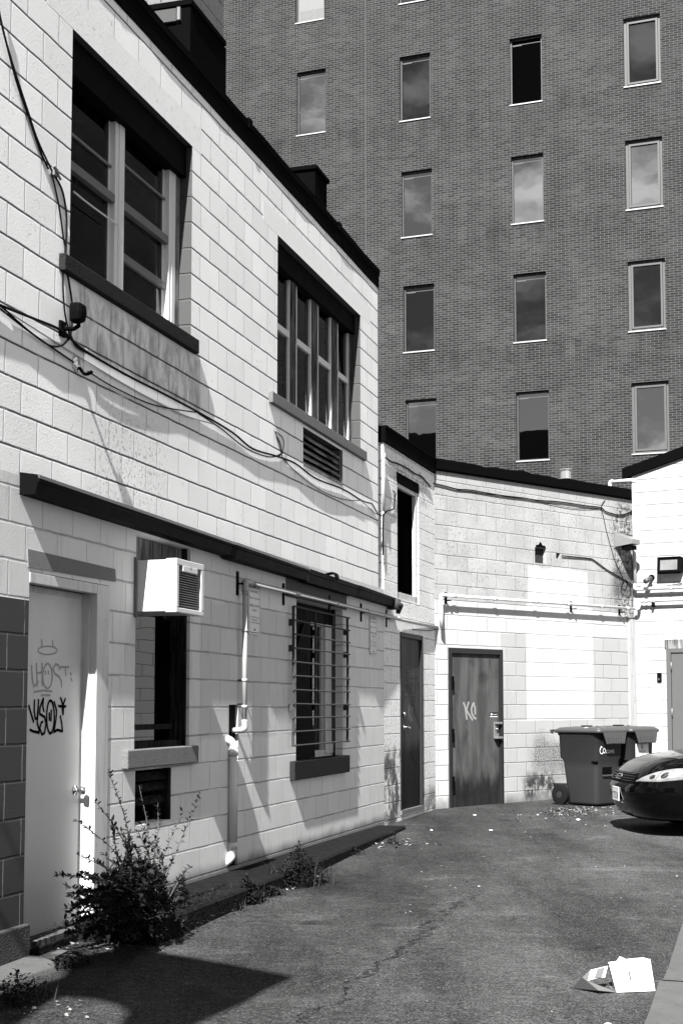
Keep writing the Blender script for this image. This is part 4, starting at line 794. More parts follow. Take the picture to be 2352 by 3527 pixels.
for i, (x, h) in enumerate(zip(wl, holes)):
    fo = -0.13; e = .001; mb = MB(); fwid = .05 if x[3] == 0 else .075
    mb.box(fo-.06, fo+.03, h[0]+e, h[0]+fwid, h[2]+e, h[3]-e); mb.box(fo-.06, fo+.03, h[1]-fwid, h[1]-e, h[2]+e, h[3]-e); mb.box(fo-.06, fo+.025, h[0]+fwid, h[1]-fwid, h[3]-fwid, h[3]-e); mb.box(fo-.06, fo+.025, h[0]+fwid, h[1]-fwid, h[2]+e, h[2]+fwid)
    if x[3]:
        i0 = .14
        mb.box(fo-.06, fo+.05, h[0]+fwid+.01, h[0]+i0, h[2]+fwid+.01, h[3]-fwid-.01); mb.box(fo-.06, fo+.05, h[1]-i0, h[1]-fwid-.01, h[2]+fwid+.01, h[3]-fwid-.01)
        mb.box(fo-.06, fo+.045, h[0]+i0, h[1]-i0, h[3]-i0, h[3]-fwid-.01); mb.box(fo-.06, fo+.045, h[0]+i0, h[1]-i0, h[2]+fwid+.01, h[2]+i0)
    fmat = M['bframe2'] if x[3] else M['bframe']
    wd = mb.build('window', fmat, BB)
    ww = .001; pm_ = (P0m, P1m, P2m)[x[4]] if i != 7 else M['black_pane']
    q = MB(); q.box(fo-.05, fo-.01, h[0]+fwid-.01, h[1]-fwid+.01, h[2]+fwid-.01, h[3]-fwid+.01); q.build('pane', pm_, wd)
    q = MB(); q.box(fo+.031, 0.03, h[0]-.01, h[1]+.01, h[2]-.035, h[2]+.0); q.build('sill', M['drip'], wd)
    if x[3] == 0: q = MB(); q.box(fo-.009, fo-.004, h[0]+fwid, h[1]-fwid, h[3]-fwid-.12, h[3]-fwid-.10); q.box(fo-.009, fo-.001, h[0]+fwid+.02, h[0]+.34, h[3]-fwid-.145, h[3]-fwid-.121); q.build('painted_reflection', M['rail'], wd)  # pale strips paint the reflection near the top of the pane
    if i == 0:
        q = MB(); q.box(fo-.005, fo+.0, h[0]+.1, h[1]-.1, h[2]+.08, h[2]+.42); q.build('low_panel', M['alu_grey'], wd)

# ------------------------------------------------------------------ buildings behind the camera (seen only as reflections), and an added shadow sheet
OB = thing('facing_building', Frame((-29, -10), -56), (0, 0, 0), 'plain dark building across the street behind the viewer', 'building')
mb = MB(); mb.box(-20, 0, -3, 60, -.3, 21.2); mb.box(-6, -.3, 0, 1.5, 21.2, 21.8); mb.box(-20, -.5, -40, -3.01, -.3, 19.3); mb.build('wall', plain('shaded_render', 0.003, 0.9), OB)
cz = 5.9
def lift(u, v):
    p = L.loc(ground(u, v)); d_ = TRAV; k = (cz - p[2])/-d_.z; P = ground(u, v) - d_*k; q = L.loc(P); return (q[0], q[1], cz)
poly = [lift(*p) for p in ((1005,3370),(760,3322),(490,3276),(360,3282),(262,3300),(205,3372),(60,3418),(-60,3440),(-60,3560),(60,3532),(110,3496),(160,3455),(215,3432),(330,3440),(400,3462),(430,3480),(432,3500),(412,3527),(380,3570),(640,3570),(680,3527),(840,3455),(930,3405))]
cn_ = thing('shadow_sheet', L, (0, poly[2][1], cz), 'unseen added sheet behind the viewer, shaped to cast the foreground shadow', 'shadow caster')
mb = MB(); mb.prism(poly, (0, 0, .05)); mb.build('sheet', M['tar'], cn_)  # added out of view; its outline is cut to cast the foreground shadow
mb = MB(); mb.tube([(0.0, poly[2][1]-.4, cz+.9), (poly[0][0]-.3, poly[0][1]-.5, cz+.06)], .015, 6); mb.tube([(0, poly[2][1]-.5, cz+.02), (poly[2][0]-.0, poly[2][1]-.45, cz+.02)], .02, 6); mb.build('stay', M['black'], cn_)
# ------------------------------------------------------------------ air conditioner
t = thing('air_conditioner', L, (0, L.a(540, 2000), zac1-0.4), 'boxy white air conditioner with grey grille jutting from the window', 'air conditioner')
an = L.a(472, 2010, 0.02); AO = 0.05
for _ in range(60):
    if L.at(608, 2010, AO)[1] > an: AO += 0.01
    else: break
# project: find o where the point (o, an) lands on u=608
def proj_u(o, a, z): 
    P = L.world((o, a, z)) - CAMP; y = P.y*cp + P.z*sp; return CX + F*P.x/y
AO = 0.0
while proj_u(AO, an, 2.3) < 608: AO += 0.002
af = L.a(703, 2010, AO); zt_, zb2 = L.z(608, 1921, AO), L.z(608, 2108, AO)
osl = 0.0
while proj_u(osl, an, 2.3) < 570: osl += 0.002
mb = MB(); mb.box(-0.18, osl, an+.008, af-.012, zb2+.008, zt_-.008); mb.build('casing', M['ac'], t, bevel=0.006)
mb = MB(); mb.box(osl+.001, AO, an, af, zb2, zb2+.035); mb.box(osl+.001, AO, an, af, zt_-.045, zt_); mb.box(osl+.001, AO, an, an+.045, zb2+.035, zt_-.045); mb.box(osl+.001, AO, af-.05, af, zb2+.035, zt_-.045)
am_ = (an+af)/2; mb.box(osl+.02, AO+.002, am_-.14, am_+.13, zt_-.085, zt_-.04)
bz = mb.build('bezel', M['ac'], t, bevel=0.005)
mb = MB(); n = 17
for i in range(n):
    z = zb2+.04 + (zt_-zb2-.09)*i/n; mb.prism([(osl+.02, an+.046, z), (AO-.012, an+.046, z+.012), (AO-.012, an+.046, z+.017), (osl+.02, an+.046, z+.008)], (0, af-an-.1, 0))
mb.build('grille', M['ac_fin'], t); MB().box(osl+.004, osl+.015, an+.03, af-.03, zb2+.02, zt_-.03).build('coil', plain('coil', 0.1, 0.5, metal=0.3, sc=40, var=0.5), t)
mb = MB(); text_mesh(mb, 'LG', AO+.0025, am_, zt_-.052, .022, .04); mb.build('lettering', M['ink'], t)
mb = MB(); mb.box(-.02, .02, an-.006, an+.004, zb2-.02, zt_+.015); mb.box(0, .02, an+.004, an+.02, zb2-.03, zb2+.0); mb.build('flange', M['alu_grey'], t)

# ------------------------------------------------------------------ conduits, pipes
def lp(pts, o, fr=L): return [fr.at(u, v, o) for u, v in pts]
po = 0.055; zc0 = L.z(873, 2009, po)
t = thing('grey_conduit', L, (0, L.a(843, 2300, po), 1.0), 'long pale conduit dropping beside the left parking sign and running over the barred window', 'conduit')
ac0 = L.a(843, 2300, po); ze = L.z(845, 2508, po)
zc1 = zc0+0.0
mb = MB(); mb.tube([(po, ac0, zc1-.06), (po, ac0, ze+.05)], .021, 12); mb.tube([(po, ac0+.06, zc1), (po, 1.0, zc1-.005), (po+.04, B1.a(1510, 2165)+.38, zc1+.0)], .020, 12)
mb.tube(smoothpts([(po, ac0, zc1-.09), (po, ac0, zc1-.02), (po, ac0+.02, zc1), (po, ac0+.09, zc1)]), .028, 12)
mb.tube(smoothpts([(po, ac0, ze+.07), (po, ac0-.005, ze+.0), (po-.03, ac0-.05, ze-.015), (-.08, ac0-.09, ze-.015)]), [.026]*10+[.022]*6, 12)
mb.build('pipe', M['pvc'], t, smooth=True)
mb = MB()
for a_ in (ac0+.12, ac0+1.35, ac0+1.42, ac0+2.7, ac0+3.9, ac0+4.6, ac0+5.3): mb.tube([(po, a_-.03, zc1), (po, a_+.03, zc1)], .025, 12)
for z_ in (zc1-.1, (zc1+ze)/2+.2, ze+.4, ze+.18): mb.tube([(po, ac0, z_-.012), (po, ac0, z_+.012)], .0245, 12)
build_each(mb, 'coupling', M['pvc'], t, smooth=True)
mb = MB()
for a_ in (ac0-.05, ac0+1.15, ac0+2.6, ac0+3.8, ac0+4.9): mb.box(0, .012, a_-.02, a_+.02, zc1-.12, zc1+.08); mb.box(.01, po, a_-.012, a_+.012, zc1-.03, zc1-.018)
for z_ in (ze+.4, ze+.2): mb.box(0, po-.01, ac0-.015, ac0-.0, z_-.006, z_+.006)
build_each(mb, 'bracket', M['black'], t)
# rear run on B2 and up-stand in the corner
o2 = 0.10; zp2 = B2.z(1800, 2073, o2)
t = thing('white_conduit', B2, (0, 2.3, zp2), 'pale conduit crossing the rear wall above the grey steel door', 'conduit')
pa_, pb_ = B2.a(1517, 2050, o2), B2.a(2190, 2097, o2); zpe = B2.z(2190, 2097, o2); zps = B2.z(1517, 2049, o2); zlow = B2.z(1512, 2162, o2)
mb = MB(); mb.tube([(o2, pa_+.02, zlow), (o2, pa_, zps-.06)], .026, 12); mb.tube(smoothpts([(o2, pa_, zps-.08), (o2, pa_+.01, zps-.01), (o2, pa_+.09, zps)]), .028, 12); mb.tube([(o2, pa_+.06, zps), (o2, pb_, zpe)], .021, 12)
mb.tube(smoothpts([(o2, pb_-.03, zpe), (o2+.04, pb_+.0, zpe+.01), (o2+.05, pb_+.01, zpe+.13)]), .026, 12)
mb.build('pipe', M['pvc_w'], t, smooth=True)
mb = MB()
for f in (.06, .25, .45, .62, .8, .95): a_ = pa_+(pb_-pa_)*f; z_ = zps+(zpe-zps)*f; mb.tube([(o2, a_-.03, z_), (o2, a_+.03, z_)], .027, 12)
build_each(mb, 'coupling', M['pvc_w'], t, smooth=True)
mb = MB()
for f in (.045, .66, .93): a_ = pa_+(pb_-pa_)*f; z_ = zps+(zpe-zps)*f; mb.box(0, o2, a_-.015, a_+.015, z_-.07, z_-.055); mb.box(0, .01, a_-.02, a_+.02, z_-.1, z_+.05)
build_each(mb, 'bracket', M['black'], t)
o3 = .09
t = thing('conduit_run', B3, (0, .8, 3.3), 'pale conduit running right at head height across the white side building', 'conduit')
z_a, z_b = B3.z(2230, 2070, o3), B3.z(2352, 2066, o3); mb = MB(); mb.tube([(o3, .12, z_a), (o3, 6.2, z_a+.02)], .022, 12); mb.build('pipe', M['pvc_w'], t, smooth=True)
mb = MB(); 
for a_ in (.15, .22, .3, .34, 1.0): mb.tube([(o3, a_-.012, z_a), (o3, a_+.012, z_a)], .029, 12)
build_each(mb, 'coupling', M['pvc_w'], t, smooth=True)
mb = MB(); mb.box(0, o3, .3, .33, z_a-.09, z_a-.02); mb.box(0, o3, 1.9, 1.93, z_a-.09, z_a-.02); build_each(mb, 'bracket', M['black'], t)
t = thing('drain_pipe', B3, (0, .03, 3.5), 'white pipe climbing the corner and turning over the rear roof', 'pipe')
ap = B3.a(2184, 1900, o3); zt_ = B3.z(2184, 1655, o3); zb2 = B3.z(2190, 2029, o3)
mb = MB(); mb.tube([(o3, ap, zt_), (o3, ap, zb2+.03)], .026, 12); mb.tube(smoothpts([(o3, ap, zb2+.08), (o3, ap, zb2+.01), (o3, ap+.08, zb2)]), .029, 12); mb.tube([(o3, ap+.05, zb2), (o3, 6.2, zb2+.0)], .026, 12)
mb.tube([(o3, ap+.02, zt_+.01), (o3-.1, ap-.36, zt_+.02)], .028, 12); mb.tube(smoothpts([(o3-.1, ap-.33, zt_+.02), (o3-.11, ap-.40, zt_+.01), (o3-.11, ap-.40, zt_-.2)]), .03, 12); mb.build('pipe', M['pvc_w'], t, smooth=True)
mb = MB()
for a_ in (ap+.1, ap+.55, ap+1.3): mb.tube([(o3, a_-.02, zb2), (o3, a_+.02, zb2)], .03, 12)
mb.tube([(o3, ap, zt_-.04), (o3, ap, zt_+.03)], .034, 12); build_each(mb, 'coupling', M['pvc_w'], t, smooth=True)
# pvc drain in the chase
t = thing('white_drain_pipe', L, (-.03, L.a(802, 2750), .5), 'white plastic drain pipe in a dark wall chase under the conduit elbow', 'pipe')
op = .03; apv = L.a(802, 2700, op); z0, z1 = L.z(802, 2915, op), L.z(802, 2590, op)
mb = MB(); mb.tube([(op, apv, z0), (op, apv, z1)], .037, 14); mb.tube(smoothpts([(op, apv, z1-.03), (op, apv, z1+.04), (op-.02, apv-.03, z1+.09), (-.06, apv-.1, z1+.115)]), .039, 14)
mb.tube(smoothpts([(op, apv, z0+.02), (op, apv, z0-.04), (op-.02, apv-.02, z0-.1), (-.08, apv-.07, z0-.17)]), .038, 14)
mb.tube([(op, apv, z1-.03), (op, apv, z1+.02)], .043, 14); mb.tube([(op, apv, z0-.02), (op, apv, z0+.03)], .043, 14); mb.build('pipe', M['pvc_w'], t, smooth=True)
# wall conduit near upper corner
t = thing('riser_conduit', B1, (0.04, .05, 3.8), 'thin pale riser on the corner stretch left of the tall black window', 'conduit')
ax0 = B1.a(1320, 1700, .04); mb = MB(); zt_, zb2 = B1.z(1320, 1578, .04), B1.z(1320, 1760, .04); mb.tube([(.04, ax0, zb2), (.04, ax0, zt_)], .019, 10); mb.tube(smoothpts([(.04, ax0, zt_-.02), (.05, ax0+.02, zt_+.04), (.03, ax0+.1, zt_+.02)]), .017, 10); mb.build('pipe', M['pvc'], t, smooth=True)
mb = MB(); mb.tube(smoothpts([B1.at(1320, 1770, .02), B1.at(1318, 1830, .02), B1.at(1319, 1880, .02), B1.at(1318, 1912, .02)]), .011, 8); mb.build('tail_cable', M['cable'], t, smooth=True)

# ------------------------------------------------------------------ cables (each its own thing)
def cable(name, pts, r, label, fr=L, mat='cable', sw=None):
    P = [fr.at(p[0], p[1], r + (p[2] if len(p) > 2 else .02)*.13) for p in pts]; mb = MB(); mb.tube(smoothpts(P, 6), r*.78, 7)
    mb.solo(name, M[mat], fr, P[len(P)//2], label, 'cable', 'cables strung along the walls', smooth=True)
cable('cable', [(-150, 985, .06), (0, 1050, .06), (107, 1093, .05), (214, 1139, .03), (286, 1203, .03), (434, 1290, .03), (560, 1354, .03), (684, 1420, .03), (800, 1489, .03), (870, 1545, .025), (956, 1572, .02), (1018, 1597, .02), (1088, 1648, .025), (1179, 1684, .02), (1243, 1723, .02)], .011, 'thickest black cable sagging the length of the upper wall')
cable('cable', [(684, 1424, .03), (760, 1475, .04), (850, 1545, .04), (930, 1574, .04), (975, 1560, .03)], .007, 'thin cable hanging just under the thick one left of the coil')
cable('cable', [(-150, 950, .06), (0, 1052, .05), (61, 1106, .07), (120, 1155, .07), (173, 1190, .08), (214, 1190, .06), (240, 1165, .03)], .008, 'black cable looping up to the spotlight bracket')
cable('cable', [(0, 1062, .05), (90, 1133, .06), (173, 1192, .07), (255, 1248, .04)], .008, 'short black cable ending at the round wall anchor')
cable('cable', [(304, 1279, .06), (365, 1318, .08), (430, 1352, .08), (500, 1384, .06), (561, 1402, .05), (640, 1415, .03), (684, 1421, .03)], .006, 'taut black cable running right from the round wall anchor')
cable('cable', [(30, 1075, .03), (140, 1145, .02), (262, 1222, .02), (420, 1318, .02), (560, 1395, .02), (640, 1432, .02), (740, 1462, .02)], .006, 'old painted-over pale cable beneath the black ones', mat='cable_w')
cable('cable', [(-14, -60, .12), (0, 48, .12), (28, 165, .1), (60, 285, .08), (105, 415, .06), (140, 520, .04), (168, 582, .03)], .009, 'left strand of the pair dropping from the top corner of the frame')
cable('cable', [(-4, 40, .13), (26, 155, .11), (58, 262, .09), (100, 390, .07), (133, 487, .05), (180, 588, .03)], .008, 'right strand of the pair dropping from the top corner of the frame')
cable('cable', [(178, 595, .03), (192, 650, .04), (206, 720, .04), (220, 820, .04), (226, 862, .04), (218, 960, .03), (224, 1070, .03), (240, 1152, .03)], .008, 'black cable from the clip down past the left end of the large sill')
cable('cable', [(188, 600, .03), (215, 655, .05), (228, 720, .05), (231, 790, .05), (228, 900, .08), (240, 980, .08), (250, 1050, .05), (249, 1120, .03), (243, 1160, .03)], .009, 'thicker black cable bowing past the big window and behind the spotlight')
cable('cable', [(243, 1150, .03), (262, 1190, .03), (300, 1215, .03), (360, 1248, .03), (434, 1292, .03)], .009, 'short black cable joining the spotlight bracket to the main run')
cable('cable', [(948, 1488, .02), (966, 1528, .03), (970, 1560, .03), (958, 1575, .02)], .005, 'inner loop of the hanging wire coil')
cable('cable', [(948, 1486, .02), (972, 1505, .04), (978, 1530, .04), (972, 1558, .03), (955, 1573, .02), (940, 1570, .02)], .005, 'outer loop of the hanging wire coil')
cable('cable', [(947, 1486, .02), (960, 1520, .03), (968, 1552, .03), (978, 1582, .03), (1034, 1638, .06), (1104, 1689, .08), (1168, 1716, .06), (1216, 1724, .04), (1243, 1723, .02)], .005, 'thin cable dipping in a long arc under the louvre')
cable('cable', [(1243, 1723, .02), (1262, 1730, .02), (1281, 1736, .02), (1293, 1756, .03), (1303, 1772, .03), (1316, 1777, .03)], .009, 'black cable end turning down at the building corner')
cable('cable', [(1243, 1723, .02), (1270, 1748, .04), (1292, 1768, .04), (1314, 1777, .03)], .004, 'thin cable end crossing to the building corner')
cable('cable', [(1318, 1778, .02), (1330, 1762, .02), (1345, 1757, .02), (1356, 1752, .02), (1358, 1725, .02), (1361, 1702, .02), (1354, 1690, .02)], .009, 'hooked cable end left of the tall black window', fr=B1)
cable('cable', [(1322, 1568, .04), (1335, 1582, .03), (1352, 1592, .03), (1370, 1597, .03), (1400, 1612, .03), (1430, 1632, .03), (1450, 1640, .03), (1468, 1660, .03), (1482, 1676, .03)], .012, 'thick cable draped over the tall black window', fr=B1)
cable('cable', [(1490, 1664, .03), (1535, 1675, .03), (1575, 1685, .03), (1620, 1688, .03), (1670, 1697, .03), (1745, 1709, .03), (1800, 1715, .03), (1850, 1723, .03), (1930, 1729, .03), (2010, 1741, .03), (2066, 1748, .03), (2085, 1762, .03), (2125, 1773, .03), (2150, 1771, .03), (2178, 1760, .03)], .012, 'thick cable following the top of the rear wall', fr=B2)
cable('cable', [(1575, 1688, .03), (1680, 1702, .04), (1790, 1713, .04), (1900, 1737, .05), (1980, 1751, .05), (2060, 1752, .04)], .005, 'thin wire sagging below the thick cable on the rear wall', fr=B2)
cable('cable', [(2082, 1722, .02), (2070, 1745, .03), (2078, 1785, .03), (2090, 1840, .03), (2110, 1910, .03), (2122, 1945, .03), (2145, 1990, .03)], .006, 'slim wire falling down the rear wall past the vent hood', fr=B2)
cable('cable', [(1934, 1914, .05), (1975, 1918, .03), (2028, 1923, .02), (2045, 1930, .02), (2090, 1963, .02), (2148, 1996, .03), (2185, 2020, .05)], .011, 'rigid conduit line slanting down from the wall hole', fr=B2)
cable('cable', [(2150, 1997, .03), (2141, 2010, .05), (2139, 2025, .05), (2148, 2030, .05), (2157, 2020, .05), (2158, 2008, .05), (2150, 1997, .04)], .005, 'small upper ring of the coiled wire in the corner', fr=B2)
cable('cable', [(2150, 1997, .03), (2140, 2015, .06), (2138, 2035, .06), (2150, 2050, .06), (2163, 2052, .06), (2171, 2040, .06), (2168, 2020, .06), (2155, 2002, .04)], .006, 'large lower ring of the coiled wire in the corner', fr=B2)
cable('cable', [(2190, 2018, .12), (2215, 2023, .12), (2240, 2024, .11), (2270, 2023, .11), (2310, 2016, .1), (2348, 2009, .08)], .009, 'black cable lying on the corner pipe of the side building', fr=B3)
cable('cable', [(1420, 2168, .06), (1450, 2170, .07), (1480, 2172, .07), (1500, 2168, .06)], .006, 'short wire slung under the far end of the conduit', fr=B1)
cable('cable', [(2340, 1945, .05), (2352, 1944, .04), (2400, 1944, .04)], .01, 'flex leading right from the wide floodlight', fr=B3)

# ------------------------------------------------------------------ wall fittings
t = thing('spotlight', L, (0, L.a(216, 1140), L.z(216, 1135)), 'small black adjustable spotlight on an arm below the large upper window', 'light')
c_ = L.at(216, 1133, .01); mb = MB(); mb.box(0, .02, c_[1]-.035, c_[1]+.035, c_[2]-.05, c_[2]+.05); mb.build('base_plate', M['black'], t, bevel=.004)
j = L.at(272, 1122, .14); mb = MB(); mb.tube([(.02, c_[1], c_[2]), (.08, c_[1]+.02, c_[2]-.0), j], .014, 10); mb.tube([j, (j[0], j[1]+.0, j[2]+.05)], .012, 8); mb.build('arm', M['black'], t, smooth=True)
h_ = L.at(276, 1077, .15); mb = MB(); mb.loft([[(h_[0]-.05+dx*k_, h_[1]+dy*k_, h_[2]+zz) for dx, dy in ((.0, -.045), (.06, -.05), (.08, -.03), (.08, .03), (.06, .05), (.0, .045))] for zz, k_ in ((-.062, .6), (-.05, .95), (.0, 1.05), (.045, 1.0), (.06, .75))]); mb.build('head', M['black'], t, bevel=.006)
t = thing('wall_anchor', L, (0, L.a(268, 1255), L.z(268, 1255)), 'round shiny wall anchor with a hook where thin cables meet', 'anchor')
c_ = L.at(262, 1255, 0); mb = MB(); mb.lathe([(0, .055), (.012, .05), (.02, .03), (.024, 0)], (0, c_[1], c_[2]), (1, 0, 0), 18); mb.build('plate', M['chrome'], t, smooth=True)
mb = MB(); mb.tube(smoothpts([(.02, c_[1]+.01, c_[2]-.02), (.05, c_[1]+.03, c_[2]-.06), (.07, c_[1]+.08, c_[2]-.04), (.06, c_[1]+.1, c_[2]-.03)]), .011, 8); mb.build('hook', M['black'], t, smooth=True)
t = thing('cable_clip', L, (.02, L.a(180, 590), L.z(180, 590)), 'small cable clip where the two falling cables meet the wall', 'clip')
c_ = L.at(180, 590, 0); mb = MB(); mb.box(0, .03, c_[1]-.02, c_[1]+.03, c_[2]-.03, c_[2]+.02); mb.tube([(.03, c_[1]-.03, c_[2]+.02), (.035, c_[1]+.05, c_[2]-.04)], .009, 6); mb.build('clip_body', M['alu_grey'], t)
# parking signs
def sign(u0, u1, v0, v1, label, hide_top):
    a0, a1, zt_, zb2 = L.a(u0, (v0+v1)/2), L.a(u1, (v0+v1)/2), L.z(u0, v0), L.z(u0, v1); w_ = a1-a0
    t = thing('parking_sign', L, (.012, (a0+a1)/2, (zt_+zb2)/2), label, 'sign', 'parking signs on the block wall')
    def rr(o, e):
        pts = []; r = .035-e/2
        for cx_, cz_, s0 in ((a1-e-r, zt_-e-r, 0), (a0+e+r, zt_-e-r, 90), (a0+e+r, zb2+e+r, 180), (a1-e-r, zb2+e+r, 270)):
            for k in range(5): an_ = math.radians(s0+90*k/4); pts.append((o, cx_+r*math.cos(an_), cz_+r*math.sin(an_)))
        return pts
    mb = MB(); mb.prism(rr(.006, 0), (.004, 0, 0)); mb.build('plate', M['sign'], t)
    mb = MB(); A_, B_ = rr(.0106, .012), rr(.0106, .018); n = len(A_); mb.add(A_+B_, [(i, (i+1) % n, n+(i+1) % n, n+i) for i in range(n)]); mb.build('border', M['ink'], t)
    H_ = zt_-zb2; mb = MB(); ac_ = (a0+a1)/2
    for s_, f, h, w2_ in (('RESERVED', .085, .055, .86), ('PARKING', .165, .055, .70), ('SleepCountry', .30, .055, .88), ('EMPLOYEES', .445, .055, .9), ('ONLY', .53, .055, .42)): text_mesh(mb, s_, .0108, ac_, zt_-H_*f, H_*h*.95, w_*w2_)
    mb.build('lettering', M['ink'], t); mb = MB()
    for s_, f, w2_ in (('ALL OTHERS WILL BE', .665, .8), ('TOWED AWAY', .72, .55), ("AT OWNER'S EXPENSE", .775, .86)): text_mesh(mb, s_, .0108, ac_, zt_-H_*f, H_*.03, w_*w2_)
    mb.build('small_print', M['ink_grey'], t)
    mb = MB(); mb.lathe([(0, .008), (.006, .007), (.007, 0)], (.010, ac_, zb2+.04), (1, 0, 0), 8); mb.lathe([(0, .008), (.006, .007), (.007, 0)], (.010, ac_, zt_-.03), (1, 0, 0), 8); build_each(mb, 'screw', M['black'], t)
sign(853, 893, 2004, 2182, 'reserved parking sign partly behind the conduit elbow', 1)
sign(1271, 1295, 2118, 2254, 'reserved parking sign right of the barred window', 0)
# floodlight, camera, bell, hood, roof vent
a0, a1, zt_, zb2 = B3.a(2263, 1945, .1), B3.a(2344, 1945, .1), B3.z(2300, 1918, .1), B3.z(2300, 1975, .1)
t = thing('floodlight', B3, (0, (a0+a1)/2, zb2), 'wide black floodlight with frosted glass on the white side wall', 'light')
mb = MB(); mb.prism([(0, a0+.02, zb2+.02), (.13, a0+.0, zb2-.01), (.15, a0, zb2+.02), (.12, a0, zt_-.03), (.14, a0, zt_), (0, a0+.02, zt_-.01)], (0, a1-a0, 0)); mb.build('housing', M['black'], t, bevel=.006)
mb = MB(); mb.prism([(.145, a0+.05, zb2+.05), (.155, a0+.05, zb2+.05), (.128, a0+.05, zt_-.05), (.118, a0+.05, zt_-.05)], (0, a1-a0-.1, 0)); mb.build('glass', plain('frosted_lens', 0.14, 0.3, 0.5, streak=.3, var=.6, sc=4), t)
c_ = B3.at(2238, 1990, .0); t = thing('security_camera', B3, c_, 'small dark security camera below the wide floodlight', 'camera')
mb = MB(); e_ = B3.at(2221, 2002, .22); e2 = B3.at(2240, 1992, .08); mb.tube([e2, e_], [.034, .04], 14); mb.build('body', plain('camera_grey', .05, .4), t, smooth=True)
mb = MB(); mb.tube([(0, c_[1]+.02, c_[2]), e2], .02, 8); mb.lathe([(0, .05), (.02, .045), (.022, 0)], (0, c_[1]+.02, c_[2]), (1, 0, 0)); mb.build('mount', M['black'], t, smooth=True)
c_ = B3.at(2270, 2333); t = thing('door_buzzer', B3, c_, 'black door buzzer on the white wall beside the grey door', 'buzzer')
mb = MB(); mb.box(0, .03, c_[1]-.035, c_[1]+.035, c_[2]-.07, c_[2]+.07); mb.build('housing', M['black'], t, bevel=.01); mb = MB(); mb.lathe([(0, .02), (.008, .018), (.009, 0)], (.03, c_[1], c_[2]-.03), (1, 0, 0), 12); mb.build('button', M['chrome'], t)
c_ = B2.at(2128, 1862); t = thing('vent_hood', B2, c_, 'grey sheet-metal vent hood on the stained corner of the rear wall', 'vent hood')
va, vb_ = B2.a(2112, 1860), B2.a(2150, 1860); vt, vl = B2.z(2112, 1832), B2.z(2112, 1888)
mb = MB(); mb.box(0, .012, va, vb_, vl, vt); mb.loft([[(.012, va+.01, vt-.02), (.012, vb_-.01, vt-.02), (.012, vb_-.01, vl+.02), (.012, va+.01, vl+.02)], [(.30, va+.05, vt-.13), (.30, vb_-.03, vt-.13), (.30, vb_-.03, vl+.05), (.30, va+.05, vl+.05)]]); mb.build('hood', plain('galvanised_sheet', .16, .45, .5, metal=.2), t, bevel=.003)
mb = MB(); mb.box(.1, .26, va+.06, vb_-.06, vl-.03, vl+.03); mb.build('flap', M['black'], t)
# roof vent on rear roof
vo = -1.2; c_ = B2.at(1948, 1660, vo); t = thing('roof_vent', B2, (vo, c_[1], 4.45), 'round galvanised vent cowl poking above the rear roof edge', 'vent')
zt_, zb2 = B2.z(1948, 1620, vo), B2.z(1948, 1650, vo); r_ = (B2.a(1969, 1640, vo)-B2.a(1928, 1640, vo))/2*.62
mb = MB(); mb.lathe([(4.45-zb2, r_*.6), (0, r_*.6)], (vo, c_[1], zb2), (0, 0, 1), 18); mb.build('flue', M['chrome'], t, smooth=True)
mb = MB(); mb.lathe([(0, r_), (.012, r_), (.013, r_*.9), (zt_-zb2, r_*.9), (zt_-zb2+.001, r_*1.08), (zt_-zb2+.015, r_*1.08), (zt_-zb2+.02, 0)], (vo, c_[1], zb2), (0, 0, 1), 10); mb.build('cowl', plain('zinc_cowl', .45, .3, .5, metal=.7), t)
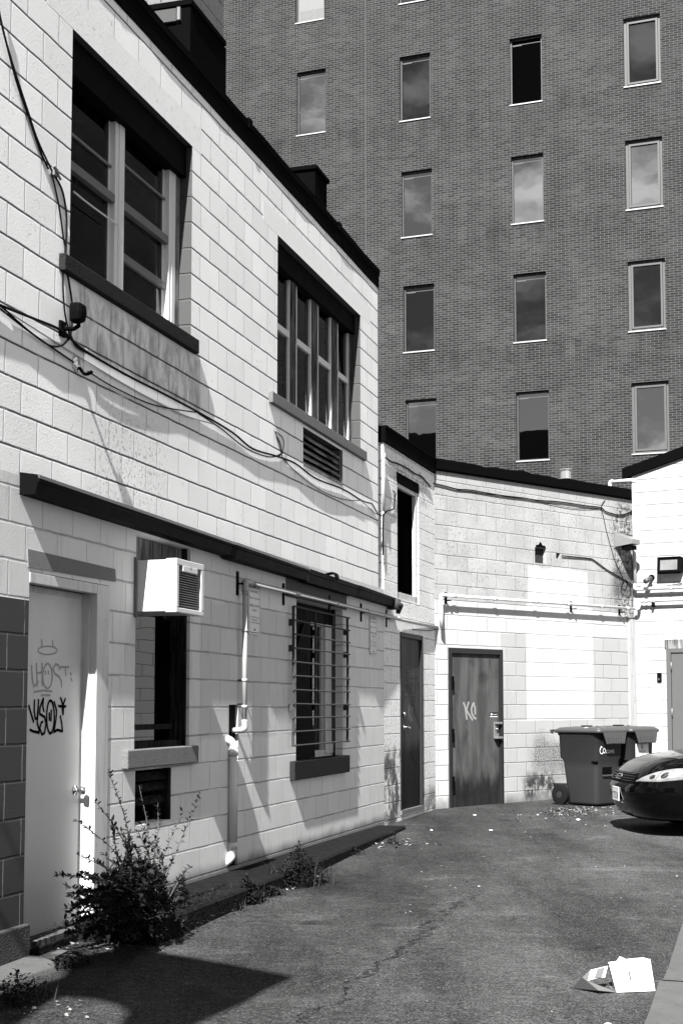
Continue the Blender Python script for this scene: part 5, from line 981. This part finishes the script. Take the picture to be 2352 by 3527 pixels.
# ------------------------------------------------------------------ wheeled bins
M['bin'] = plain('grey_bin_plastic', 0.020, 0.55, 0.2, var=0.12, grime=0.1, bump=.0015, bs=200); M['binlid'] = plain('bin_lid_plastic', 0.038, 0.45, 0.4, var=.12); M['tyre'] = plain('rubber', 0.004, 0.7, 0.2)
M['white_ink'] = plain('white_print', 0.62, 0.6); M['label'] = plain('white_label', 0.6, 0.5)
def rrect(cx, cy, hx, hy, r, z, k=5):
    pts = []
    for sx, sy, s0 in ((1, 1, 0), (-1, 1, 90), (-1, -1, 180), (1, -1, 270)):
        for i in range(k): an_ = math.radians(s0+90*i/(k-1)); pts.append((cx+sx*(hx-r)+r*math.cos(an_), cy+sy*(hy-r)+r*math.sin(an_), z))
    return pts
c0 = ground(2097, 2779)
fwd = 139.0            # front direction of the bins (compass)
def bin_(pos, label, proto=None):
    fr = Frame((pos[0], pos[1]), fwd-90)               # o (n) = front of the bin, a = sideways
    zg = gz(pos[1]); t = thing('wheeled_bin', fr, (0, 0, zg), label, 'bin', 'wheeled bins against the rear wall')
    def R(hx, hy, z, cx=0.0, r=.07): return rrect(cx, 0, hx*.94, hy*.92, r, zg+z)
    mb = MB(); mb.loft([R(.27, .25, .015, .03), R(.275, .255, .05, .03), R(.315, .275, .50, .015), R(.325, .28, .60, .01), R(.355, .30, .64, .0), R(.37, .305, .93, .0), R(.385, .32, .95, 0), R(.385, .32, .98, 0)])
    bd = mb.build('body', M['bin'], t, smooth=False, bevel=0)
    for p in bd.ob.data.polygons: p.use_smooth = len(p.vertices) == 4
    mb = MB(); lx = .02
    mb.loft([R(.42, .345, .975, lx, .06), R(.43, .355, .99, lx, .07), R(.43, .355, 1.015, lx, .07), R(.39, .31, 1.045, lx, .09), R(.2, .15, 1.06, lx-.05, .09)]); ld = mb.build('lid', M['binlid'], t)
    for p in ld.ob.data.polygons: p.use_smooth = len(p.vertices) == 4
    mb = MB(); xo = .412
    mb.prism([(xo, -.25, zg+.99), (xo, .25, zg+.99), (xo+.015, .19, zg+.83), (xo+.015, -.19, zg+.83)], (.012, 0, 0))
    for k in range(6): y = -.13+k*.052; mb.prism([(xo+.02, y-.014, zg+.93), (xo+.02, y+.014, zg+.93), (xo+.028, y+.018, zg+.84), (xo+.028, y-.018, zg+.84)], (.010, 0, 0))
    mb.build('lid_flap', M['binlid'], t, bevel=.003)
    mb = MB(); mb.tube([(-.43, -.28, zg+.97), (-.47, -.27, zg+1.0), (-.47, .27, zg+1.0), (-.43, .28, zg+.97)], .016, 8); mb.build('handle', M['bin'], t, smooth=True)
    mb = MB(); mb.lathe([(0, .012), (.05, .012)], (.05, .06, zg+1.055), (0, 1, 0), 8); mb.box(-.06, .04, -.12, .0, zg+1.055, zg+1.075); mb.build('lid_catch', M['black'], t)
    for sy in (-1, 1):
        mb = MB(); mb.lathe([(-.035, .10), (-.03, .135), (.03, .135), (.035, .10), (.036, .05), (.02, .04), (.02, 0)], (-.28, sy*.30, zg+.135), (0, sy, 0), 22); wh = mb.build('wheel', M['tyre'], t, smooth=False)
        mb = MB(); mb.lathe([(0, .05), (.012, .045), (.014, 0)], (-.28, sy*.325, zg+.135), (0, sy, 0), 12); mb.build('hub', M['bin'], wh)
    mb = MB()
    for sy in (-1, 1):   # corner grips under the waist, front recess
        mb.loft([[(.29, sy*.18, zg+.600), (.325, sy*.25, zg+.600), (.23, sy*.282, zg+.600)], [(.30, sy*.21, zg+.56), (.305, sy*.235, zg+.56), (.27, sy*.255, zg+.56)]])
    mb.box(.28, .312, -.14, .06, zg+.42, zg+.56); mb.build('recess', M['black'], t)
    mb = MB(); mb.box(.28, .33, -.14, .09, zg+.40, zg+.419); mb.build('lift_bar', M['binlid'], t)
    return t, zg, fr
rv = Vector((math.sin(math.radians(fwd)), math.cos(math.radians(fwd)), 0))   # forward
# near bottom corner is the front/left-of-view corner: centre sits behind it
side = Vector((-rv.y, rv.x, 0));  side = side if side.y > 0 else -side      # away from the viewer
cb = Vector((c0.x - .17, c0.y, 0)) - rv*.27 + side*.22
t, zg, fb = bin_(cb, 'nearer wheeled bin with white Ottawa lettering on its front')
def txt(t, fr, body, o, a, z, h, w_, mat, **k): mb = MB(); text_mesh(mb, body, o, a, z, h, w_, **k); return mb.build('lettering', mat, t)
txt(t, fb, 'Ottawa', .349, -.05, zg+.74, .07, .24, M['white_ink'])
mb = MB(); mb.stroke([(a_, z_) for a_, z_ in ell(-.195, zg+.745, .035, .045, 18, 60, 330)], .010, .349); mb.stroke([(-.22, zg+.76), (-.205, zg+.80), (-.19, zg+.79)], .012, .349); mb.build('emblem', M['white_ink'], t)
mb = MB(); mb.box(.10, .34, -.30, -.12, zg+1.033, zg+1.043); 
mb = MB(); mb.add([(.12, -.29, zg+1.0465), (.38, -.29, zg+1.0345), (.38, -.17, zg+1.0465), (.12, -.17, zg+1.0565)], [(0,1,2,3)]); mb.build('lid_sticker', M['label'], t)
cb2 = cb + side*.61 + rv*.06
t2, zg2, fb2 = bin_(cb2, 'farther wheeled bin with a white label on its front, beyond the Ottawa one')
mb = MB(); mb.box(.348, .352, -.15, .13, zg2+.55, zg2+.82); lb = mb.build('label_plate', M['label'], t2)
mb = MB(); text_mesh(mb, 'WASTE', .3525, -.01, zg2+.715, .03, .14); text_mesh(mb, 'CONNECTIONS', .3525, -.01, zg2+.675, .03, .26); text_mesh(mb, 'OF', .3525, -.01, zg2+.645, .015, .03); text_mesh(mb, 'CANADA', .3525, -.01, zg2+.61, .03, .14)
mb.stroke(ell(-.01, zg2+.785, .02, .02, 14), .012, .3525); mb.lathe([(0, .012), (.001, .012)], (.3522, -.01, zg2+.755), (1, 0, 0), 8); mb.build('lettering', M['ink'], lb)

# ------------------------------------------------------------------ car
CARF = Frame((0, 0), 268); car_y = 16.05
fx = CAMP + ray(2122, 2740)*(car_y/ray(2122, 2740).y)
CARF.O = Vector((fx.x, car_y, 0)); zc = gz(car_y)
M['paint'] = plain('black_car_paint', 0.0012, 0.09, 0.16, var=0.0); M['lamp'] = plain('headlamp_reflector', 0.24, 0.15, 0.5, metal=.35, var=1.1, sc=13); M['bowl'] = plain('lamp_bowl_chrome', .3, .08, .5, metal=1.0, var=.8, sc=20)
car = thing('parked_car', CARF, (0, -2.3, zc), 'black sedan nosing into the frame at the right', 'car')
LV = [(.16, .16, .78), (.20, .09, .85), (.28, .05, .885), (.36, .015, .90), (.45, .0, .905), (.50, .0, .905), (.53, .012, .90), (.56, .03, .895), (.60, .045, .89), (.64, .075, .885), (.68, .11, .88), (.72, .16, .865), (.76, .22, .84), (.80, .31, .80), (.835, .44, .76), (.865, .60, .72), (.89, .78, .68), (.905, .95, .62)]
Dp, Ln = .62, 4.75
def ringpt(s0, W, ph, z, inset=0.0):      # ph 0 = centre front, 90 = corner end
    c_, s_ = max(math.cos(ph), 0), math.sin(ph); ex = .62
    o = W*math.copysign(abs(s_)**ex, s_); s = s0 + (Dp-.10*0)*(1-c_**ex); return (o, -s, z)
def ring(s0, W, z):
    R_ = [];
    for k in range(-12, 13): R_.append(ringpt(s0, W, math.radians(90*k/12), zc+z))
    for s in (1.3, 2.0, 2.8, 3.5): R_.append((W, -s, zc+z))
    for k in range(12, -13, -1):
        p = ringpt(s0, W, math.radians(90*k/12), zc+z); R_.append((p[0], -(Ln + p[1]), p[2]))
    for s in (3.5, 2.8, 2.0, 1.3): R_.append((-W, -s, zc+z))
    return R_
mb = MB(); mb.loft([ring(s0, W, z) for z, s0, W in LV]); cbd = mb.build('body', M['paint'], car, smooth=True)
def gring(sa, sb, W, z, n=8):
    pts = []
    for (cx_, sgn, o_) in ((sa, 1, 1), (sb, -1, 1), (sb, -1, -1), (sa, 1, -1)):
        pts += [(o_*W*.8, -cx_, zc+z), (o_*W, -(cx_+sgn*.25), zc+z)] if (sgn, o_) in ((1, 1), (-1, -1)) else [(o_*W, -(cx_+sgn*.25), zc+z), (o_*W*.8, -cx_, zc+z)]
    return pts
mb = MB(); mb.loft([gring(1.15, 4.2, .74, .89), gring(1.5, 4.0, .70, 1.15), gring(1.95, 3.55, .58, 1.40)]); mb.build('glasshouse', pane_mat('car_glass', 1.5, .004), car)
mb = MB(); mb.loft([gring(1.93, 3.57, .585, 1.385), gring(2.1, 3.4, .54, 1.43)]); mb.build('roof', M['paint'], car, smooth=True)
def lvat(z):
    for (z0, s0, w0), (z1, s1, w1_) in zip(LV, LV[1:]):
        if z0 <= z <= z1: f = (z-z0)/(z1-z0); return s0+(s1-s0)*f, w0+(w1_-w0)*f
def surf(ph, z, out=.006):
    s0, W = lvat(z); p = Vector(ringpt(s0, W, math.radians(ph), zc+z)); q = Vector(ringpt(s0, W, math.radians(ph+1), zc+z)); d_ = q-p
    if d_.length < 1e-6: d_ = Vector((0, -1, 0))
    d_.normalize(); up_ = Vector((0, 0, 1)); n_ = d_.cross(up_); c_ = Vector((0, -2.3, p.z)); n_ = n_ if n_.dot(p-c_) > 0 else -n_
    return tuple(p + n_*out)
def patch(poly_fn, n=14, m=6, out=.006):   # strip between lower and upper z as functions of f in 0..1
    mb = MB(); rings = []
    vs = []; 
    for i in range(n+1):
        f = i/n; ph, zl_, zu_ = poly_fn(f)
        for j in range(m+1): vs.append(surf(ph, zl_+(zu_-zl_)*j/m, out*(1 if 0 < j < m else .3)))
    mb.add(vs, [(i*(m+1)+j, (i+1)*(m+1)+j, (i+1)*(m+1)+j+1, i*(m+1)+j+1) for i in range(n) for j in range(m)]); return mb
for sg, lab in ((-1, 1), (1, 0)):
    def hl(f, sg=sg): ph = sg*(30+58*f); lo = .572 + .01*math.sin(f*3.14) + .10*max(0, f-.5)**1.3; hi = .58 + .145*math.sin(min(1, f*1.25)*1.5708)**.8; return ph, lo, max(hi, lo+.005)
    mb = patch(hl, out=.012); hl_ = mb.build('headlight', M['lamp'], car, smooth=True)
    for k_, (f0, f1, z0_, z1_) in enumerate(((.30, .42, .60, .66), (.52, .66, .61, .69))):
        q = patch(lambda f, f0=f0, f1=f1, z0_=z0_, z1_=z1_: (sg*(30+58*(f0+(f1-f0)*f)), (z0_+z1_)/2-(z1_-z0_)/2*max(0.0, math.sin(3.14159*f))**.5-.001, (z0_+z1_)/2+(z1_-z0_)/2*max(0.0, math.sin(3.14159*f))**.5+.001), out=.016); q.build('lamp_bowl', M['bowl'], hl_, smooth=True)
    q = patch(lambda f: (sg*(30+58*(.455+.02*f)), .585, .70), out=.0155); q.build('lamp_divider', M['alu_grey'], hl_, smooth=True)
mb = patch(lambda f: (-26+52*f, .545, .66), out=.004); gr = mb.build('grille', M['black'], car, smooth=True)
mb = MB()
for z_ in (.575, .60, .625, .65):
    mb.tube([surf(-25+50*i/12, z_, .008) for i in range(13)], .004, 5)
mb.build('grille_slat', plain('dark_chrome', .15, .2, .5, metal=1), gr, smooth=True)
def ovl(cz_, rx, rz, r):
    pts = [];
    for i in range(17): an_ = 2*math.pi*i/16; pts.append(surf(math.degrees(math.sin(an_))*0 + rx*math.cos(an_), cz_+rz*math.sin(an_), .018))
    mbx.tube(pts, r, 6)
mbx = MB(); ovl(.607, 2.4, .028, .004); ovl(.613, 1.0, .022, .0035); ovl(.618, 1.9, .010, .0035); mbx.build('emblem', M['chrome'], gr, smooth=True)
mb = MB(); mb.box(-.15, .15, .003, .012, zc+.335, zc+.49); pl = mb.build('licence_plate', M['label'], car, bevel=.004)
mb = MB(); text_mesh(mb, 'CTPZ 385', .0, .0, .0, .07, .25); mb.v = [(-a_, .0135, zc+.40+z_) for _, a_, z_ in mb.v]; mb.build('lettering', M['ink'], pl)
mb = MB(); mb.v = []; 
for k in (-.1, .1): mb.lathe([(0, .007), (.004, 0)], (k, .012, zc+.475), (0, 1, 0), 8)
build_each(mb, 'bolt', M['black'], pl)
for sx in (-1, 1):
    for sa in (.95, 3.72):
        mb = MB(); mb.lathe([(-.1, .24), (-.1, .31), (.07, .32), (.095, .29), (.10, .22)], (sx*.80, -sa, zc+.318), (sx, 0, 0), 28); wh = mb.build('wheel', M['tyre'], car, smooth=True)
        mb = MB(); mb.lathe([(0, .22), (.005, .2), (-.02, .17), (-.02, .06), (.01, .05), (.012, 0)], (sx*.895, -sa, zc+.318), (sx, 0, 0), 20); mb.build('rim', M['alu_grey'], wh, smooth=True)
# ------------------------------------------------------------------ torn carton
pc = ground(2122, 3421); BXF = Frame((pc.x, pc.y), 84)
zg = gz(pc.y); t = thing('carton', BXF, (0, .1, zg), 'torn white carton lying on its side on the asphalt by the pavement', 'box')
def bx(u, v, yy): r = ray(u, v); P = CAMP + r*(yy/r.y); return Vector(BXF.loc(P))
y0 = pc.y; BL = Vector(BXF.loc((pc.x, pc.y, zg+.004))); BRt = bx(2255, 3405, y0+.03); BRt.z = zg+.006; TL = bx(2097, 3323, y0+.03); TR = bx(2238, 3306, y0+.06)
back = Vector((-.16, .01, 0)); th = .003
M['card'] = plain('white_card', .66, .6, .3, var=.05); M['card_in'] = plain('brown_card', .10, .9)
def sheet(mb, pts, d=.003): mb.prism(pts, Vector((-d, 0, 0)))
mb = MB(); sheet(mb, [BL, BRt, TR, TL]); 
tb = TL+back*.75+Vector((0, .02, -.01)); trb = TR+back*.75+Vector((0, -.01, -.01))
mb.prism([TL+Vector((0, 0, .001)), TR+Vector((0, 0, .001)), trb, (TL+back*.6).lerp(trb, .55), tb.lerp(trb, .42)+Vector((-.05, 0, .012)), tb.lerp(trb, .25), tb], (0, 0, .002))
mb.prism([BL, BRt, BRt+back, BL+back], (0, 0, .002)); mb.prism([BL+back+Vector((0, .02, 0)), BRt+back, trb, tb], (-.002, 0, 0)); mb.build('shell', M['card'], t)
mb = MB(); tip = bx(1968, 3382, y0+.12); tip.z = zg+.004; m1 = bx(2003, 3366, y0+.02); n1_ = bx(2032, 3340, y0+.12); m2 = bx(2060, 3412, y0-.03)
mb.prism([BL, m2, m1, tip, bx(2015, 3378, y0+.08)], (0, 0, .003)); mb.prism([tip, n1_, bx(2020, 3378, y0+.08)], (-.002, 0, 0)); mb.build('torn_flap', M['card_in'], t)
mb = MB(); mb.prism([bx(2017, 3379, y0+.1), bx(2033, 3341, y0+.12), bx(2092, 3327, y0+.13), bx(2082, 3366, y0+.1), bx(2050, 3370, y0+.1)], (-.002, 0, 0)); fl = mb.build('inner_flap', M['card'], t)
mb = MB(); e_ = Vector((.004, 0, 0)); mb.prism([bx(2045, 3366, y0+.1)+e_, bx(2056, 3336, y0+.12)+e_, bx(2080, 3331, y0+.12)+e_, bx(2070, 3367, y0+.1)+e_], (-.001, 0, 0)); mb.build('print', M['card_in'], fl)
mb = MB(); n_ = (BRt-BL).cross(TL-BL).normalized(); n_ = n_ if n_.x > 0 else -n_
def fp(s_, q_): return BL.lerp(BRt, s_).lerp(TL.lerp(TR, s_), q_) + n_*.0015
for s0, s1 in ((.41, .45), (.46, .475), (.51, .535), (.55, .56), (.575, .582), (.60, .606), (.625, .637)): mb.add([fp(s0, .38), fp(s1, .38), fp(s1, .72), fp(s0, .72)], [(0,1,2,3)])
mb.build('barcode', M['ink_grey'], t)
# ------------------------------------------------------------------ shrub and weeds
def leaf_mat(name, c0, c1):
    s = NT(name); return s.done(s.mix(s.noise(18, 2), c0, c1), .6, .12)
M['leaf'] = leaf_mat('shrub_leaf', .003, .022); M['stem'] = plain('stem_bark', .05, .8); M['weed'] = leaf_mat('weed_leaf', .003, .022)
def leaf(mb, p, d, up, ln, wd):
    d = d.normalized(); s_ = d.cross(up); s_ = s_.normalized() if s_.length > 1e-4 else Vector((1, 0, 0)); n_ = s_.cross(d)
    mb.add([p, p+d*ln*.35+s_*wd*.5+n_*wd*.12, p+d*ln, p+d*ln*.35-s_*wd*.5+n_*wd*.12, p+d*ln*.7+s_*wd*.36+n_*wd*.08-n_*ln*.04, p+d*ln*.7-s_*wd*.36+n_*wd*.08-n_*ln*.04], [(0, 1, 4, 2), (0, 2, 5, 3)])
root = L.loc(ground(395, 3215)); root = Vector((.30, root[1]+.05, gz(L.world((.3, root[1], 0)).y)))
SH = thing('shrub', L, root, 'leafy self-sown shrub with long arching shoots in front of the low louvre', 'shrub')
R2 = random.Random(11); lm, smb = MB(), MB()
def shoot(end, bow, n=14, lsz=.034, dens=2, start=root, r0=.006):
    s0 = Vector(start) + Vector((R2.uniform(-.08, .08), R2.uniform(-.1, .1), 0)); mid = s0.lerp(end, .5) + Vector(bow); pts = smoothpts([s0, mid, end], 7)
    smb.tube(pts, [r0*(1-.8*i/len(pts)) for i in range(len(pts))], 4)
    L_ = sum((pts[i+1]-pts[i]).length for i in range(len(pts)-1)); k = max(4, int(L_/.022)); 
    for i in range(k):
        f = .18 + .82*i/k; x = f*(len(pts)-1); j = min(int(x), len(pts)-2); p = pts[j].lerp(pts[j+1], x-j); tg = (pts[j+1]-pts[j]).normalized()
        for q in range(dens):
            sd = Vector((R2.uniform(-1, 1), R2.uniform(-1, 1), R2.uniform(-.3, .9))); sd = (sd - tg*sd.dot(tg)).normalized(); d_ = tg*R2.uniform(.3, .9) + sd
            leaf(lm, p, d_, Vector((R2.uniform(-.4, .4), R2.uniform(-.4, .4), 1)), lsz*R2.uniform(.6, 1.15), lsz*.5)
    return pts
long = [((690, 2730), .35), ((372, 2648), .25), ((660, 2982), .5), ((262, 2822), .35), ((262, 2940), .4), ((190, 3010), .45), ((600, 2955), .45), ((318, 2745), .3), ((235, 3080), .5), ((242, 3160), .5), ((545, 2760), .3), ((480, 2705), .25), ((630, 2790), .35)]
for (u, v), o_ in long:
    e = Vector(L.at(u, v, o_)); shoot(e, (.05, 0, .12), dens=1 if v < 3000 else 2, lsz=.036)
for k in range(150):
    u = R2.gauss(465, 68); v = R2.uniform(2820, 3230) if k % 3 == 0 else R2.uniform(2980, 3240); o_ = R2.uniform(.05, .7)
    if v < 2950: u = R2.gauss(475, 55)
    if v > 3020: u = R2.gauss(415, 125)
    u = max(225, min(660, u)); e = Vector(L.at(u, v, o_)); e.z = max(e.z, root.z+.06)
    shoot(e, (R2.uniform(-.05, .1), R2.uniform(-.1, .1), R2.uniform(.02, .2)), dens=1 if v < 2950 else 2, lsz=.042)
lm.build('foliage', M['leaf'], SH); smb.build('branches', M['stem'], SH)
# a leafless-looking weed tuft and grasses, each clump its own plant
def grass(mb, c_, n, rad, h, R_, spread=.5, wd=.006):
    for i in range(n):
        b_ = Vector((c_[0]+R_.gauss(0, rad*.5), c_[1]+R_.gauss(0, rad*.5), c_[2])); an_ = R_.uniform(0, 6.28); ln = h*R_.uniform(.4, 1.1); d_ = Vector((math.cos(an_)*spread*R_.random(), math.sin(an_)*spread*R_.random(), 1)).normalized()
        s_ = Vector((-math.sin(an_), math.cos(an_), 0))*wd*.5; m_ = b_+d_*ln*.55; e = b_+d_*ln+Vector((math.cos(an_), math.sin(an_), -.5))*ln*.25
        mb.add([b_-s_, b_+s_, m_+s_*.8, m_-s_*.8, e], [(0, 1, 2, 3), (3, 2, 4)])
def tuft(u, v, n, rad, h, label, leafy=0, seed=1, spread=.5):
    P = ground(u, v); c_ = L.loc(P); R_ = random.Random(seed); mb = MB(); grass(mb, c_, n//3, rad, h, R_, spread*1.3)
    for i in range(leafy*2):
        an_ = R_.uniform(0, 6.28); q_ = rad*1.1*R_.random()**.7; b_ = R_.uniform(0, 6.28); p = Vector((c_[0]+q_*math.cos(b_)*.6, c_[1]+q_*math.sin(b_), c_[2]+.01+h*R_.random()*(1-q_/rad*.75))); leaf(mb, p, Vector((math.cos(an_), math.sin(an_), R_.uniform(-.1, .8))), Vector((0, 0, 1)), R_.uniform(.02, .045), .016)
    mb.solo('weed', M['weed'], L, c_, label, 'weed', 'weeds growing along the wall foot')
tuft(1030, 3045, 260, .30, .34, 'tallest bushy weed against the ledge, in the middle of its run', 900, 3, .7)
tuft(850, 3108, 170, .18, .20, 'broad-leaved weed at the foot of the ledge, left of the tallest one', 500, 4)
tuft(930, 3085, 90, .12, .10, 'low sprawling weed between the two bushier ones', 120, 41, .9)
tuft(790, 3135, 120, .12, .12, 'low weed nearest the shrub on the ledge side', 120, 5)
tuft(1210, 2945, 70, .14, .08, 'thin dry weed near the far end of the ledge', 60, 6)
tuft(1350, 2905, 60, .10, .14, 'wispy weed at the end corner of the ledge', 30, 7)
tuft(60, 3450, 240, .22, .16, 'rank weeds and grass below the concrete slab in the bottom corner', 200, 8, .9)
tuft(250, 3330, 80, .15, .08, 'straggly weed between step and concrete slab', 120, 9, .9)
# ivy-like ground growth on the ledge near the shrub
R_ = random.Random(5); mb = MB()
for i in range(1500):
    a_ = R_.uniform(-8.0, -6.0); f = (a_+8)/2; o_ = R_.uniform(.08, .62); zz = .17 if o_ < .54 else gz(L.world((o_, a_, 0)).y)+.01
    if R_.random() < f*.75: continue
    an_ = R_.uniform(0, 6.28); leaf(mb, Vector((o_, a_, zz+min(.05, abs(R_.gauss(0, .02))))), Vector((math.cos(an_), math.sin(an_), R_.uniform(-.1, .6))), Vector((0, 0, 1)), R_.uniform(.02, .04), .016)
mb.solo('ground_cover', M['weed'], L, (.4, -7, .17), '', '', kind='stuff')
# ------------------------------------------------------------------ slab, litter
mb = MB(); P = [(-40, 3352), (60, 3318), (100, 3308), (150, 3312), (188, 3330), (192, 3345), (150, 3358), (90, 3378), (45, 3392), (5, 3404), (-60, 3430)]
q = [L.loc(ground(u, v)) for u, v in P]; mb.loft([[(p[0]*1.0+.015, p[1], p[2]-.01) for p in q], [(p[0], p[1], p[2]+.03) for p in q]]); mb.solo('concrete_slab', M['concrete_l'], L, q[2], 'rounded worn concrete slab at the foot of the dark pier', 'slab', bevel=.008)
mb = MB(); q = [L.loc(ground(u, v)) for u, v in ((160, 3316), (205, 3296), (236, 3298), (190, 3322))]; mb.prism([(p[0], p[1], p[2]+.03) for p in q], (0, 0, .012)); mb.solo('stone_fragment', M['concrete_l'], L, q[1], 'broken pale stone beside the rounded slab', 'stone')
R_ = random.Random(21); mb = MB(); 
def flake(u, v, s_):
    P = ground(u, v); an_ = R_.uniform(0, 6.28); d1_, d2_ = Vector((math.cos(an_), math.sin(an_), R_.uniform(-.2, .3)))*s_, Vector((-math.sin(an_), math.cos(an_), R_.uniform(-.2, .5)))*s_*R_.uniform(.3, .9)
    b_ = P + Vector((0, 0, .006)); mb.add([b_, b_+d1_, b_+d1_*.8+d2_, b_+d2_*1.1+Vector((0, 0, s_*.25))], [(0, 1, 2), (0, 2, 3)], R_.choice((0, 0, 1)))
for i in range(300): flake(min(2110, 1890+abs(R_.gauss(0, 90))), 2782+abs(R_.gauss(0, 13)), R_.uniform(.01, .032))
for i in range(120): flake(R_.gauss(1960, 75), R_.gauss(2806, 7), R_.uniform(.01, .032))
for i in range(60): flake(R_.uniform(1740, 2100), R_.uniform(2795, 2850), R_.uniform(.01, .035))
for i in range(110): flake(R_.uniform(1330, 2350), R_.uniform(2850, 3150), R_.uniform(.006, .022))
for i in range(60): flake(R_.gauss(1380, 60), R_.gauss(2908, 8), R_.uniform(.015, .045))
for i in range(150): x = R_.uniform(380, 1130); flake(x, 3262-(x-380)*.345+abs(R_.gauss(0, 9)), R_.uniform(.01, .03))
for i in range(60): flake(R_.uniform(150, 560), R_.gauss(3262, 12), R_.uniform(.01, .03))
for i in range(40): flake(R_.uniform(20, 300), 3510-R_.random()*60, R_.uniform(.008, .03))
for i in range(160): flake(R_.uniform(300, 2300), R_.uniform(3150, 3520), R_.uniform(.003, .009))
mb.solo('litter', [plain('pale_leaf_litter', .16, .9, var=.9, sc=30), plain('dark_leaf_litter', .03, .9)], WF, (2, 17, .15), '', '', kind='stuff')
def crumple(u, v, s_, label):
    P = ground(u, v); R3 = random.Random(u); mb = MB(); n = 7; rings = []
    for i in range(5):
        f = i/4; r = s_*math.sin(math.pi*(.12+.76*f)); rings.append([(P.x+r*math.cos(6.28*k/n)*R3.uniform(.6, 1.2), P.y+r*math.sin(6.28*k/n)*R3.uniform(.6, 1.2), P.z+s_*.7*f*R3.uniform(.8, 1.1)) for k in range(n)])
    mb.loft(rings); mb.solo('crumpled_paper', M['card'], WF, P, label, 'litter', 'crumpled paper scraps on the asphalt')
crumple(1634, 2810, .026, 'crumpled white scrap in front of the grey steel door'); crumple(1690, 2862, .022, 'crumpled white scrap on open asphalt, lower of the two middle ones'); crumple(1990, 2826, .03, 'largest white scrap in front of the bins')
crumple(2093, 3546, .04, 'white scrap cut by the bottom edge of the frame'); crumple(1486, 2861, .02, 'small pale scrap near the far end of the ledge')
